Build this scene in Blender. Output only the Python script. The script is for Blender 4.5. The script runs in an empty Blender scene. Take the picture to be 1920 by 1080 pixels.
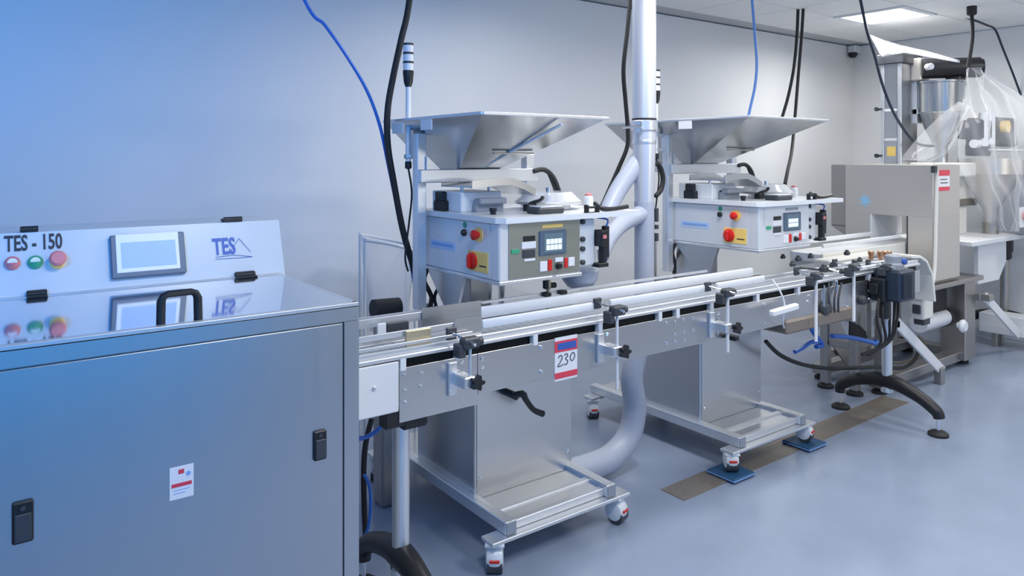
import bpy, bmesh, math, random
from mathutils import Vector, Matrix
random.seed(7)
S = bpy.context.scene
COL = S.collection

# ------------------------------------------------------------------ camera
F_PX, HOR, CAM_Z = 1380.0, 297.0, 1.6
FW = Vector((0.5943, 0.8042, 0.0)); RT = Vector((0.8042, -0.5943, 0.0)); CAM = Vector((0, 0, CAM_Z))
cam = bpy.data.objects.new('camera', bpy.data.cameras.new('camera'))
COL.objects.link(cam)
cam.data.sensor_width = 36.0
cam.data.lens = F_PX / 1920 * 36.0
cam.data.shift_y = -(540 - HOR) / 1920
cam.data.clip_start = 0.05
cam.location = CAM
cam.rotation_euler = (math.radians(90), 0, math.atan2(FW.y, FW.x) - math.radians(90))
S.camera = cam

# ------------------------------------------------------------------ light
w = bpy.data.worlds.new('world'); S.world = w; w.use_nodes = True
bg = w.node_tree.nodes['Background']
bg.inputs[0].default_value = (0.055, 0.385, 0.95, 1)
bg.inputs[1].default_value = 1.32
S.view_settings.view_transform = 'Standard'
S.view_settings.look = 'None'
S.view_settings.exposure = 0.0
S.view_settings.gamma = 1.0
S.view_settings.use_curve_mapping = False

def area(name, loc, size, size_y, power, col, target, spread=180):
    l = bpy.data.lights.new(name, 'AREA'); l.shape = 'RECTANGLE'; l.size = size; l.size_y = size_y
    l.energy = power; l.color = col; l.spread = math.radians(spread)
    o = bpy.data.objects.new(name, l); COL.objects.link(o); o.location = loc
    o.rotation_euler = (Vector(target) - Vector(loc)).to_track_quat('-Z', 'Y').to_euler()
    return o
ROOM_H = 2.8
PANELS = [(6.19, 3.11, 21), (6.19, 1.37, 21), (6.19, -0.98, 21), (4.45, 1.95, 12.5), (4.45, 0.21, 12.5),
          (2.71, 1.95, 25), (2.71, 0.21, 25), (0.97, 0.79, 25), (2.71, 3.11, 8)]
for lx, ly, pw in PANELS:
    area('panel_lamp', (lx, ly, ROOM_H - 0.05), 0.5, 0.5, pw, (1, 0.985, 0.96), (lx, ly, 0), 170)
area('added_blue_fill', (-0.9, 0.3, 2.4), 0.8, 0.8, 17, (0.01, 0.31, 1.0), (0.2, 4.19, 1.9), 95)  # added unseen source, no lamp of the room; gives the left its blue tint
area('added_ceiling_fill', (4.6, -3.2, 1.6), 1.6, 0.3, 13, (1, 0.985, 0.96), (4.9, 2.4, 2.8), 120)  # invented source out of view, put in to brighten the ceiling

# ------------------------------------------------------------------ helpers
def at(u, v, x=None, y=None, z=None):
    d = FW + RT * ((u - 960) / F_PX) + Vector((0, 0, (HOR - v) / F_PX))
    if x is not None: t = x / d.x
    elif y is not None: t = y / d.y
    else: t = (z - CAM_Z) / d.z
    return CAM + d * t

def BM(): return bmesh.new()

def box(bm, x0, x1, y0, y1, z0, z1, bev=0.0, seg=1):
    x0, x1 = min(x0, x1), max(x0, x1); y0, y1 = min(y0, y1), max(y0, y1); z0, z1 = min(z0, z1), max(z0, z1)
    V = [bm.verts.new(p) for p in ((x0,y0,z0),(x1,y0,z0),(x1,y1,z0),(x0,y1,z0),(x0,y0,z1),(x1,y0,z1),(x1,y1,z1),(x0,y1,z1))]
    fs = [bm.faces.new([V[i] for i in f]) for f in ((0,3,2,1),(4,5,6,7),(0,1,5,4),(1,2,6,5),(2,3,7,6),(3,0,4,7))]
    if bev > 0:
        es = list({e for f in fs for e in f.edges})
        bmesh.ops.bevel(bm, geom=es, offset=min(bev, 0.45*min(x1-x0, y1-y0, z1-z0)), segments=seg, affect='EDGES', profile=0.5)
    return bm

def obox(bm, c, ex, ey, ez, hx, hy, hz, bev=0.0):
    """box at c along three axes with half sizes"""
    t = bmesh.new(); box(t, -hx, hx, -hy, hy, -hz, hz, bev)
    m = Matrix((ex, ey, ez)).transposed().to_4x4(); m.translation = Vector(c)
    t.transform(m); merge(bm, t)
    return bm

def merge(bm, t):
    me = bpy.data.meshes.new('tmp'); t.to_mesh(me); t.free(); bm.from_mesh(me); bpy.data.meshes.remove(me)

def bar(bm, p0, p1, wx, wy, bev=0.0, up=(0,0,1)):
    p0, p1 = Vector(p0), Vector(p1); d = (p1-p0); L = d.length; d.normalize()
    up = Vector(up)
    if abs(d.dot(up)) > 0.99: up = Vector((0,1,0))
    s = d.cross(up).normalized(); u = s.cross(d)
    return obox(bm, (p0+p1)/2, d, s, u, L/2, wx/2, wy/2, bev)

def smooth_pts(pts, n=8):
    pts = [Vector(p) for p in pts]
    if len(pts) < 3: return pts
    out = []
    for i in range(len(pts)-1):
        p0 = pts[max(i-1,0)]; p1 = pts[i]; p2 = pts[i+1]; p3 = pts[min(i+2, len(pts)-1)]
        for k in range(n):
            t = k/n
            out.append(0.5*((2*p1)+(p2-p0)*t+(2*p0-5*p1+4*p2-p3)*t*t+(3*p1-p0-3*p2+p3)*t*t*t))
    out.append(pts[-1]); return out

def tube(bm, pts, r, n=10, sm=0, cap=True, flat=1.0):
    """sweep a circle along pts; r a number or one per point; flat squashes the section sideways"""
    pts = [Vector(p) for p in pts]
    rs = list(r) if isinstance(r, (list, tuple)) else [r]*len(pts)
    if sm:
        if isinstance(r, (list, tuple)):
            rs2 = []
            for i in range(len(rs)-1):
                for k in range(sm): rs2.append(rs[i]+(rs[i+1]-rs[i])*k/sm)
            rs2.append(rs[-1])
            pts = smooth_pts(pts, sm); rs = rs2
        else:
            pts = smooth_pts(pts, sm); rs = [r]*len(pts)
    tan = []
    for i in range(len(pts)):
        t = pts[min(i+1, len(pts)-1)] - pts[max(i-1, 0)]
        tan.append(t.normalized() if t.length > 1e-9 else Vector((0,0,1)))
    ref = Vector((0,0,1)) if abs(tan[0].z) < 0.9 else Vector((1,0,0))
    u = tan[0].cross(ref).normalized()
    rings = []
    for i, p in enumerate(pts):
        u = (u - tan[i]*u.dot(tan[i])).normalized(); v = tan[i].cross(u)
        rings.append([bm.verts.new(p + (u*math.cos(2*math.pi*k/n)*flat + v*math.sin(2*math.pi*k/n))*rs[i]) for k in range(n)])
    for a, b in zip(rings, rings[1:]):
        for k in range(n):
            bm.faces.new((a[k], a[(k+1)%n], b[(k+1)%n], b[k]))
    if cap:
        bm.faces.new(rings[0][::-1]); bm.faces.new(rings[-1])
    return bm

def cyl(bm, p0, p1, r, n=20): return tube(bm, [p0, p1], r, n)

def lathe(bm, c, ax, prof, n=24):
    """profile (radius, height) about axis ax through c"""
    ax = Vector(ax).normalized(); c = Vector(c)
    return tube(bm, [c + ax*h for _, h in prof], [max(r, 1e-4) for r, _ in prof], n)

def prism(bm, poly, vec):
    vec = Vector(vec)
    a = [bm.verts.new(Vector(p)) for p in poly]; b = [bm.verts.new(Vector(p)+vec) for p in poly]
    n = len(a)
    bm.faces.new(a[::-1]); bm.faces.new(b)
    for i in range(n): bm.faces.new((a[i], a[(i+1)%n], b[(i+1)%n], b[i]))
    return bm

def shell(bm, rings, th_in):
    """closed loft of two polygon rings (outer) with an inner copy shrunk: open sheet-metal funnel"""
    outer = [[bm.verts.new(Vector(p)) for p in r] for r in rings]
    cs = [sum((Vector(p) for p in r), Vector())/len(r) for r in rings]
    inner = [[bm.verts.new(Vector(p)+(c-Vector(p)).normalized()*th_in) for p in r] for r, c in zip(rings, cs)]
    n = len(rings[0])
    for R, flip in ((outer, False), (inner, True)):
        for a, b in zip(R, R[1:]):
            for k in range(n):
                f = [a[k], a[(k+1)%n], b[(k+1)%n], b[k]]
                bm.faces.new(f[::-1] if flip else f)
    for a, b in ((outer[0], inner[0]), (outer[-1], inner[-1])):
        for k in range(n): bm.faces.new((a[k], a[(k+1)%n], b[(k+1)%n], b[k]))
    return bm

def link_mesh(name, bm, mat, shift=None, ang=35):
    bmesh.ops.recalc_face_normals(bm, faces=bm.faces[:])
    if shift is not None: bmesh.ops.translate(bm, verts=bm.verts[:], vec=-Vector(shift))
    me = bpy.data.meshes.new(name); bm.to_mesh(me); bm.free()
    me.polygons.foreach_set('use_smooth', [True]*len(me.polygons))
    me.set_sharp_from_angle(angle=math.radians(ang))
    me.materials.append(mat)
    o = bpy.data.objects.new(name, me); COL.objects.link(o)
    return o

class Thing:
    def __init__(s, name, label, cat, loc, group=None):
        s.loc = Vector(loc)
        s.o = bpy.data.objects.new(name, None); s.o.empty_display_size = 0.1; COL.objects.link(s.o); s.o.location = s.loc
        s.o['label'] = label; s.o['category'] = cat
        if group: s.o['group'] = group
    def p(s, name, bm, mat, parent=None, label=None, ang=35):
        o = link_mesh(name, bm, mat, s.loc, ang); o.parent = parent or s.o
        if label: o['label'] = label
        return o
    def rep(s, src, off, parent=None):
        """another piece sharing the mesh of src, moved by off"""
        c = src.copy(); COL.objects.link(c); c.parent = parent or src.parent; c.location = src.location + Vector(off); return c

def solo(name, bm, mat, label, cat, group=None, ang=35):
    vs = [v.co for v in bm.verts]
    c = Vector(((min(v.x for v in vs)+max(v.x for v in vs))/2, (min(v.y for v in vs)+max(v.y for v in vs))/2, min(v.z for v in vs)))
    o = link_mesh(name, bm, mat, c, ang); o.location = c
    o['label'] = label; o['category'] = cat
    if group: o['group'] = group
    return o

def struct(name, bm, mat, parent=None, ang=35):
    o = link_mesh(name, bm, mat, None, ang); o['kind'] = 'structure'
    if parent: o.parent = parent
    return o

def text_bm(body, size, origin, ex, ey, depth=0.0008, sx=1.0, bold=0.0, align='LEFT', shear=0.0):
    cu = bpy.data.curves.new('t', 'FONT'); cu.body = body; cu.size = size; cu.extrude = depth; cu.offset = bold
    cu.align_x = align; cu.resolution_u = 3; cu.shear = shear
    ob = bpy.data.objects.new('t', cu)
    me = bpy.data.meshes.new_from_object(ob)
    bm = bmesh.new(); bm.from_mesh(me)
    ex, ey = Vector(ex).normalized(), Vector(ey).normalized(); ez = ex.cross(ey)
    m = Matrix((ex*sx, ey, ez)).transposed().to_4x4(); m.translation = Vector(origin)
    bm.transform(m)
    bpy.data.meshes.remove(me); bpy.data.objects.remove(ob); bpy.data.curves.remove(cu)
    return bm

# ------------------------------------------------------------------ materials
def mat(name, col, rough=0.5, metal=0.0, **k):
    m = bpy.data.materials.new(name); m.use_nodes = True
    b = m.node_tree.nodes['Principled BSDF']
    b.inputs['Base Color'].default_value = (*col, 1); b.inputs['Roughness'].default_value = rough; b.inputs['Metallic'].default_value = metal
    for key, v in k.items(): b.inputs[key.replace('_', ' ')].default_value = v
    return m

def noise_rough(m, scale, stretch, r0, r1, bump=0.0, colvar=0.0):
    nt = m.node_tree; N = nt.nodes; L = nt.links; b = N['Principled BSDF']
    tc = N.new('ShaderNodeTexCoord'); mp = N.new('ShaderNodeMapping'); mp.inputs['Scale'].default_value = stretch
    no = N.new('ShaderNodeTexNoise'); no.inputs['Scale'].default_value = scale; no.inputs['Detail'].default_value = 3
    mr = N.new('ShaderNodeMapRange'); mr.inputs['To Min'].default_value = r0; mr.inputs['To Max'].default_value = r1
    L.new(tc.outputs['Object'], mp.inputs[0]); L.new(mp.outputs[0], no.inputs['Vector']); L.new(no.outputs['Fac'], mr.inputs['Value'])
    L.new(mr.outputs[0], b.inputs['Roughness'])
    if bump:
        bp = N.new('ShaderNodeBump'); bp.inputs['Strength'].default_value = bump; bp.inputs['Distance'].default_value = 0.002
        L.new(no.outputs['Fac'], bp.inputs['Height']); L.new(bp.outputs[0], b.inputs['Normal'])
    if colvar:
        c = b.inputs['Base Color'].default_value[:]
        mx = N.new('ShaderNodeMix'); mx.data_type = 'RGBA'
        mx.inputs[6].default_value = tuple(x*(1-colvar) for x in c[:3])+(1,); mx.inputs[7].default_value = tuple(min(1, x*(1+colvar)) for x in c[:3])+(1,)
        L.new(no.outputs['Fac'], mx.inputs[0]); L.new(mx.outputs[2], b.inputs['Base Color'])
    return m

def clear(name, col=(0.95,0.97,1.0), alpha=0.25, rough=0.08, edge=0.5):
    m = bpy.data.materials.new(name); m.use_nodes = True; nt = m.node_tree; N = nt.nodes; L = nt.links
    b = N['Principled BSDF']; b.inputs['Base Color'].default_value = (*col, 1); b.inputs['Roughness'].default_value = rough
    t = N.new('ShaderNodeBsdfTransparent'); mx = N.new('ShaderNodeMixShader')
    lw = N.new('ShaderNodeLayerWeight'); lw.inputs['Blend'].default_value = 0.35
    ma = N.new('ShaderNodeMath'); ma.operation = 'MULTIPLY_ADD'; ma.inputs[1].default_value = edge; ma.inputs[2].default_value = alpha; ma.use_clamp = True
    L.new(lw.outputs['Facing'], ma.inputs[0]); L.new(ma.outputs[0], mx.inputs[0])
    L.new(t.outputs[0], mx.inputs[1]); L.new(b.outputs[0], mx.inputs[2]); L.new(mx.outputs[0], N['Material Output'].inputs[0])
    return m

def emit(name, col, s):
    m = mat(name, col, 0.4); b = m.node_tree.nodes['Principled BSDF']
    b.inputs['Emission Color'].default_value = (*col, 1); b.inputs['Emission Strength'].default_value = s
    return m

M = {}
M['steel'] = noise_rough(mat('brushed_steel', (0.62,0.63,0.645), 0.3, 1.0), 60, (1,1,0.04), 0.25, 0.34)
M['steelh'] = noise_rough(mat('brushed_steel_horizontal', (0.60,0.61,0.63), 0.3, 1.0), 60, (0.04,0.04,1), 0.25, 0.34)
M['cabsteel'] = noise_rough(mat('cabinet_steel', (0.60,0.62,0.65), 0.3, 1.0), 40, (1,1,0.03), 0.28, 0.35)
M['steeldark'] = noise_rough(mat('dull_steel', (0.44,0.42,0.40), 0.4, 1.0), 30, (1,1,0.1), 0.35, 0.5)
M['mirror'] = mat('polished_steel', (0.78,0.80,0.84), 0.07, 1.0)
M['chrome'] = mat('chrome', (0.85,0.86,0.88), 0.16, 1.0)
M['alu'] = noise_rough(mat('satin_aluminium', (0.78,0.80,0.83), 0.4, 0.85), 50, (0.1,0.1,1), 0.32, 0.45)
M['white'] = mat('white_plastic', (0.80,0.82,0.85), 0.35)
M['paintw'] = mat('white_enamel', (0.80,0.83,0.86), 0.28)
M['cream'] = mat('cream_plastic', (0.80,0.79,0.74), 0.4)
M['black'] = mat('black_plastic', (0.012,0.013,0.016), 0.4)
M['rubber'] = mat('black_rubber', (0.018,0.018,0.02), 0.6)
M['dark'] = mat('dark_grey', (0.05,0.055,0.065), 0.45)
M['matt_black'] = mat('black_channel', (0.008,0.008,0.008), 0.7)  # near-black matt colour of the conveyor bed and the rubber flap
M['grey'] = mat('grey_plastic', (0.30,0.33,0.38), 0.45)
M['hose'] = mat('grey_hose', (0.45,0.49,0.59), 0.38)
M['blue'] = mat('blue_tube', (0.03,0.16,0.62), 0.35)
M['navy'] = mat('navy_plastic', (0.022,0.035,0.06), 0.4)
M['bezel'] = mat('slate_bezel', (0.10,0.15,0.22), 0.4)
M['red'] = mat('red_plastic', (0.72,0.02,0.015), 0.35)
M['yellow'] = mat('yellow_plate', (1.0,0.70,0.20), 0.4)
M['green'] = mat('green_plastic', (0.05,0.40,0.22), 0.35)
M['pink'] = mat('faded_red', (0.70,0.22,0.24), 0.4)
M['brass'] = mat('brass', (0.60,0.52,0.36), 0.4, 0.8)
M['olive'] = mat('olive_grey_panel', (0.36,0.37,0.33), 0.3, 0.6)
M['paper'] = mat('paper', (0.86,0.87,0.90), 0.5)
M['ink'] = mat('ink', (0.015,0.018,0.03), 0.5)
M['inkblue'] = mat('blue_ink', (0.04,0.12,0.45), 0.45)
M['lblue'] = mat('pale_blue_print', (0.25,0.45,0.85), 0.45)
M['pblue'] = mat('pale_blue_plate', (0.50,0.66,0.90), 0.45)
M['panelw'] = mat('panel_enamel', (0.56,0.62,0.67), 0.3)
M['mag'] = mat('red_print', (0.75,0.06,0.10), 0.45)
M['vio'] = mat('violet_print', (0.20,0.08,0.40), 0.45)
M['pad'] = mat('teal_blue_foam', (0.02,0.09,0.20), 0.5)
M['clear'] = clear('clear_plastic', alpha=0.18)
M['film'] = clear('clear_film', (0.90,0.90,0.92), alpha=0.035, rough=0.12, edge=0.55)
M['bag'] = clear('clear_bag', (0.80,0.85,0.92), alpha=0.34, rough=0.2)
M['lcd'] = emit('lcd_blue_grey', (0.26,0.40,0.72), 0.35)
M['hmi'] = emit('hmi_screen', (0.10,0.16,0.20), 0.3)
M['key'] = emit('screen_keys', (0.75,0.82,0.92), 0.5)
M['glow'] = emit('light_diffuser', (1,1,1), 3.0)
M['tile'] = noise_rough(mat('ceiling_tile', (0.90,0.90,0.89), 0.9), 60, (1,1,1), 0.85, 0.95, 0.03)
M['grid'] = mat('ceiling_grid', (0.58,0.58,0.58), 0.6)
M['wall'] = noise_rough(mat('wall_paint', (0.84,0.85,0.86), 0.5), 8, (1,1,1), 0.42, 0.55, 0.01)
M['steelw'] = noise_rough(mat('warm_steel', (0.66,0.62,0.57), 0.38, 0.75), 40, (1,1,0.08), 0.30, 0.42)
M['boxsteel'] = noise_rough(mat('satin_box_steel', (0.80,0.82,0.85), 0.4, 0.3), 60, (0.04,0.04,1), 0.32, 0.42)
M['ductsteel'] = mat('galvanised_duct', (0.72,0.74,0.80), 0.36, 0.45)
M['bluel'] = mat('light_blue_tube', (0.16,0.36,0.85), 0.35)
M['sheetw'] = mat('white_sheet', (0.85,0.86,0.90), 0.4)

# ------------------------------------------------------------------ the room
WALL_Y, WALL_X = 4.19, 7.66
fl = mat('epoxy_floor', (0.29,0.35,0.47), 0.2); noise_rough(fl, 3.5, (1,1,1), 0.10, 0.30, 0.02, 0.10)
struct('floor', box(BM(), -2.6, WALL_X+0.1, -3.5, WALL_Y+0.1, -0.1, 0), fl)
struct('wall_back', box(BM(), -2.6, WALL_X+0.1, WALL_Y, WALL_Y+0.1, 0, ROOM_H), M['wall'])
struct('wall_left', box(BM(), -2.6, -2.5, -3.5, WALL_Y, 0, ROOM_H), M['wall'])
struct('wall_front', box(BM(), 2.2, WALL_X+0.1, -3.6, -3.5, 0, ROOM_H), mat('warm_wall_paint', (0.90,0.83,0.67), 0.5))
struct('wall_right', box(BM(), WALL_X, WALL_X+0.1, -3.5, WALL_Y, 0, ROOM_H), M['wall'])
ceil = struct('ceiling', box(BM(), -2.6, WALL_X+0.1, -3.5, WALL_Y+0.1, ROOM_H+0.012, ROOM_H+0.12), M['grid'])
# tiles of the suspended ceiling, a cell is left out for the lamp
TX0, TY0, TP = 5.90, 2.82, 0.58
tb = BM(); box(tb, -TP/2+0.006, TP/2-0.006, -TP/2+0.006, TP/2-0.006, 0, 0.014, 0.003)
t0 = None
for i in range(-5, 4):
    for j in range(-4, 3):
        if i == 0 and j == 0: continue
        cx, cy = TX0+(i+0.5)*TP, TY0+(j+0.5)*TP
        if cx + TP/2 > WALL_X + 0.3 or cy + TP/2 > WALL_Y + 0.25: continue
        if t0 is None:
            t0 = link_mesh('ceiling_tile', tb, M['tile']); o = t0
        else:
            o = t0.copy(); COL.objects.link(o)
        o.parent = ceil; o.location = (cx, cy, ROOM_H)

lt = Thing('ceiling_light', 'bright square ceiling light panel set flush among the ceiling tiles', 'ceiling light', (6.19, 3.11, ROOM_H-0.02))
b = BM()
for a0, a1, c0, c1 in ((-.29,.29,-.29,-.25), (-.29,.29,.25,.29), (-.29,-.25,-.25,.25), (.25,.29,-.25,.25)):
    box(b, 6.19+a0, 6.19+a1, 3.11+c0, 3.11+c1, ROOM_H-0.012, ROOM_H+0.01)
lt.p('frame', b, M['paintw'])
lt.p('diffuser', box(BM(), 5.94, 6.44, 2.86, 3.36, ROOM_H-0.006, ROOM_H+0.006), M['glow'])

# floor plate strip
p = M['steeldark']
fp = Thing('floor_plate', 'dull metal checker plate strip let into the grey floor', 'floor plate', (3.8, 2.36, 0))
b = BM()
prism(b, [(2.69,2.285,0.0),(4.95,2.33,0.0),(4.95,2.50,0.0),(2.69,2.43,0.0)], (0,0,0.004))
fp.p('plate', b, mat('checker_plate', (0.40,0.34,0.28), 0.42, 0.7))
b = BM()
for i in range(110):
    for j in range(6):
        x = 2.71 + i*0.0203; y = 2.295 + j*0.023 + (x-2.69)*0.02
        s = 1 if (i+j) % 2 else -1
        obox(b, (x, y, 0.0045), (0.707, 0.707*s, 0), (-0.707*s, 0.707, 0), (0,0,1), 0.007, 0.002, 0.001)
st = fp.p('tread_pattern', b, M['steeldark']); st['kind'] = 'stuff'

# security camera in the corner
c = at(1601, 96, x=7.58)
sc = Thing('security_camera', 'small white dome security camera in the corner under the ceiling', 'camera', (c.x, c.y, c.z-0.05))
sc.p('housing', box(BM(), c.x-0.05, c.x+0.08, c.y-0.045, c.y+0.045, c.z-0.02, c.z+0.06, 0.01), M['paintw'])
b = BM(); lathe(b, (c.x-0.02, c.y, c.z-0.075), (0,0,1), [(0.005,0),(0.03,0.008),(0.045,0.03),(0.045,0.056)], 16)
sc.p('dome', b, M['black'])

# ------------------------------------------------------------------ sealing cabinet on the left
CY = 1.80; CT = 1.217; CXR = 0.823; CXL = -0.75; LIDY = 2.388
cab = Thing('sealing_cabinet', 'large brushed steel machine cabinet with sloped control panel at left', 'machine', (0.03, 2.1, 0))
b = BM()
# frame border around the front door
SE = at(640, 605, y=CY)
box(b, CXL, CXR, CY, LIDY+0.32, 0.05, CT-0.004)
cab.p('body', b, M['cabsteel'])
b = BM(); box(b, CXL, CXR, CY-0.012, CY, SE.z+0.003, CT, 0.002); box(b, SE.x+0.003, CXR, CY-0.012, CY, 0.05, SE.z+0.003)
box(b, CXL, CXR, CY-0.012, LIDY+0.3, CT-0.004, CT-0.002)
cab.p('front_frame', b, M['cabsteel'])
door = cab.p('front_panel', box(BM(), CXL, SE.x, CY-0.011, CY-0.001, 0.1, SE.z, 0.0015), M['cabsteel'])
for i, (u0, v0, u1, v1) in enumerate(((587, 806, 611, 862), (22, 938, 63, 1017))):
    a, d = at(u0, (v0+v1)/2-28, y=CY-0.011), at(u1, (v0+v1)/2+28, y=CY-0.011)
    cz = at((u0+u1)/2, (v0+v1)/2, y=CY-0.011).z; hh = (v1-v0)/2*0.00133*(1.0 if i == 0 else 0.80)
    b = BM(); box(b, a.x, d.x, CY-0.019, CY-0.010, cz-hh, cz+hh, 0.003)
    la = cab.p('latch', b, M['black'], door)
    b = BM(); box(b, a.x+0.004, d.x-0.004, CY-0.021, CY-0.017, cz-hh+0.004, cz+hh*0.42, 0.0015)
    cyl(b, ((a.x+d.x)/2, CY-0.0215, cz+hh*0.7), ((a.x+d.x)/2, CY-0.017, cz+hh*0.7), 0.005, 12)
    # lever and its key hole belong to the latch plate
    cab.p('latch', b, M['dark'], door)
# warning notice
a, d = at(318, 877, y=CY-0.012), at(363, 931, y=CY-0.012)
nz0, nz1 = at(340, 934, y=CY-0.012).z, at(340, 874, y=CY-0.012).z
nt_ = cab.p('notice', box(BM(), a.x, d.x, CY-0.0125, CY-0.011, nz0, nz1), M['paper'], door, 'white notice with red band and red emblem')
wn = d.x-a.x; hn = nz1-nz0; yy = CY-0.0131
b = BM(); box(b, a.x+0.004, d.x-0.004, yy, yy+0.0008, nz0+hn*0.38, nz0+hn*0.49); box(b, a.x+wn*0.36, a.x+wn*0.60, yy, yy+0.0008, nz0+hn*0.77, nz0+hn*0.91, 0.0003)
cab.p('notice', b, M['mag'], door, 'red band and emblem printed on the notice')
b = BM(); cyl(b, (a.x+wn*0.78, yy, nz0+hn*0.74), (a.x+wn*0.78, yy+0.0008, nz0+hn*0.74), wn*0.10, 14)
for k in range(2): box(b, a.x+wn*0.15, a.x+wn*(0.85-0.2*k), yy+0.0002, yy+0.0008, nz0+hn*(0.27-0.1*k), nz0+hn*(0.29-0.1*k))
cab.p('notice', b, M['lblue'], door, 'small round blue stamp printed on the notice')
# lid: polished plate in a frame
lid = cab.p('lid', box(BM(), CXL, CXR-0.012, CY+0.012, LIDY-0.006, CT-0.001, CT+0.006, 0.001), mat('mirror_lid', (0.66,0.71,0.78), 0.07, 1.0), None, 'glossy mirror like lid')
b = BM(); box(b, CXL, CXR, CY-0.012, CY+0.012, CT-0.002, CT+0.0065, 0.001); box(b, CXR-0.012, CXR, CY, LIDY, CT-0.002, CT+0.0065, 0.001); box(b, CXL, CXR, LIDY-0.006, LIDY+0.012, CT-0.002, CT+0.010, 0.002)
cab.p('lid_frame', b, M['alu'])
# sloped control panel
PB = Vector((0, LIDY, CT)); PT = Vector((0, 2.45, 1.394)); up = (PT-PB).normalized(); ez = Vector((1,0,0)).cross(up)   # ez points at the viewer
def pan(u, v, off=0.0):
    d = at(u, v, y=1.0)-CAM; P0 = PB + ez*off
    t = (P0-CAM).dot(ez)/d.dot(ez); return CAM + d*t
pr = pan(524, 414); 
b = BM(); prism(b, [(CXL, PB.y, PB.z), (CXL, PT.y, PT.z), (CXL, PT.y+0.30, PT.z-0.004), (CXL, PT.y+0.30, PB.z)], (CXR+0.015-CXL, 0, 0))
panel = cab.p('control_panel', b, M['panelw'], None, 'white enamelled control panel housing')
X = Vector((1,0,0))
def pbox(u0, v0, u1, v1, h0, h1, bev=0.0, cu=None):
    """plate on the sloped panel between two pixels of its face"""
    a = pan(u0, (v0+v1)/2); d = pan(u1, (v0+v1)/2); um = (u0+u1)/2
    t = pan(um, v0); q = pan(um, v1); c = (t+q)/2; c.x = (a.x+d.x)/2
    return obox(BM(), c+ez*(h0+h1)/2, X, up, ez, (d.x-a.x)/2, (t-q).length/2, (h1-h0)/2, bev)
scr = cab.p('touchscreen_bezel', pbox(206, 440, 346, 519, 0.0, 0.016, 0.003), M['bezel'], panel, 'slate grey bezel of the touchscreen')
cab.p('touchscreen_border', pbox(216, 440, 334, 510, 0.014, 0.0175, 0.001), M['white'], panel, 'white inner border of the touchscreen')
cab.p('touchscreen_display', pbox(226, 455, 328, 502, 0.0165, 0.0186), M['lcd'], panel, 'pale blue display of the touchscreen')
def disc(u, v, r, prof, m, name, par, lab=None):
    b = BM(); lathe(b, pan(u, v), ez, prof, 24); cab.p(name, b, m, par, lab)
k = 0.00165
for u, v, m1, l1 in ((23, 494, 'pink', 'push button with a faded red ring'), (66, 492, 'green', 'push button with a green ring')):
    disc(u, v, 0, [(0.0185,0),(0.0185,0.006),(0.015,0.010),(0.0125,0.010)], M[m1], 'push_button', panel, l1)
    disc(u, v, 0, [(0.0125,0.004),(0.0125,0.0105),(0.0118,0.0115)], M['paintw'], 'push_button', panel, 'white button cap')
disc(107, 492, 0, [(0.019,0),(0.019,0.005),(0.011,0.006),(0.011,0.016)], M['yellow'], 'stop_button', panel, 'collar of the stop button')
disc(107, 488, 0, [(0.013,0.014),(0.021,0.018),(0.021,0.028),(0.016,0.033)], M['pink'], 'stop_button', panel, 'faded red mushroom head of the stop button')
a = pan(8, 471); hgt = (pan(60, 446)-pan(60, 471)).length
cab.p('lettering', text_bm('TES - 150', hgt*1.12/0.69, a+ez*0.0012-up*0.001, X, up, 0.0008, 0.56, 0.0012), M['ink'], panel, 'black lettering on the panel')
a = pan(400, 478); hgt = (pan(430, 450)-pan(430, 478)).length
cab.p('logo', text_bm('TES', hgt*1.05/0.69, a+ez*0.0012, X, up, 0.0008, 0.60, 0.0018), M['inkblue'], panel, 'blue lettering of the logo')
b = BM()
tri = [pan(u, v, 0.0018) for u, v in ((432,472),(448,447),(470,472),(474,481),(440,478),(405,482),(404,486),(455,483))]
for i, j in ((0,1),(1,2),(4,3),(5,4),(6,7),(7,3)): tube(b, [tri[i], tri[j]], 0.0007, 6)
cab.p('logo', b, M['inkblue'], panel, 'thin line drawing of the logo')
# hinges
def hinge(u0, v0, u1, v1, on_lid, lab):
    c = pan((u0+u1)/2, v1) if not on_lid else at((u0+u1)/2, (v0+v1)/2+4, z=CT+0.006)
    wx = abs(at(u1, 500, y=2.42).x-at(u0, 500, y=2.42).x)/2
    b = BM()
    if on_lid:
        box(b, c.x-wx, c.x+wx, LIDY-0.035, LIDY+0.0, CT+0.006, CT+0.012, 0.002)
        cyl(b, (c.x-wx, LIDY-0.002, CT+0.013), (c.x+wx, LIDY-0.002, CT+0.013), 0.008, 14)
        obox(b, PB+ez*0.004+up*0.014+X*c.x, X, up, ez, wx, 0.009, 0.004, 0.002)
    else:
        box(b, c.x-wx, c.x+wx, PT.y-0.004, PT.y+0.045, PT.z, PT.z+0.010, 0.003)
        cyl(b, (c.x-wx, PT.y+0.004, PT.z+0.008), (c.x+wx, PT.y+0.004, PT.z+0.008), 0.009, 14)
    cab.p('hinge', b, M['black'], None, lab)
hinge(38, 418, 72, 432, False, 'black hinge on the top edge'); hinge(420, 402, 454, 415, False, 'black hinge on the top edge')
hinge(54, 548, 92, 572, True, 'black hinge of the lid'); hinge(457, 512, 493, 532, True, 'black hinge of the lid')
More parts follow.
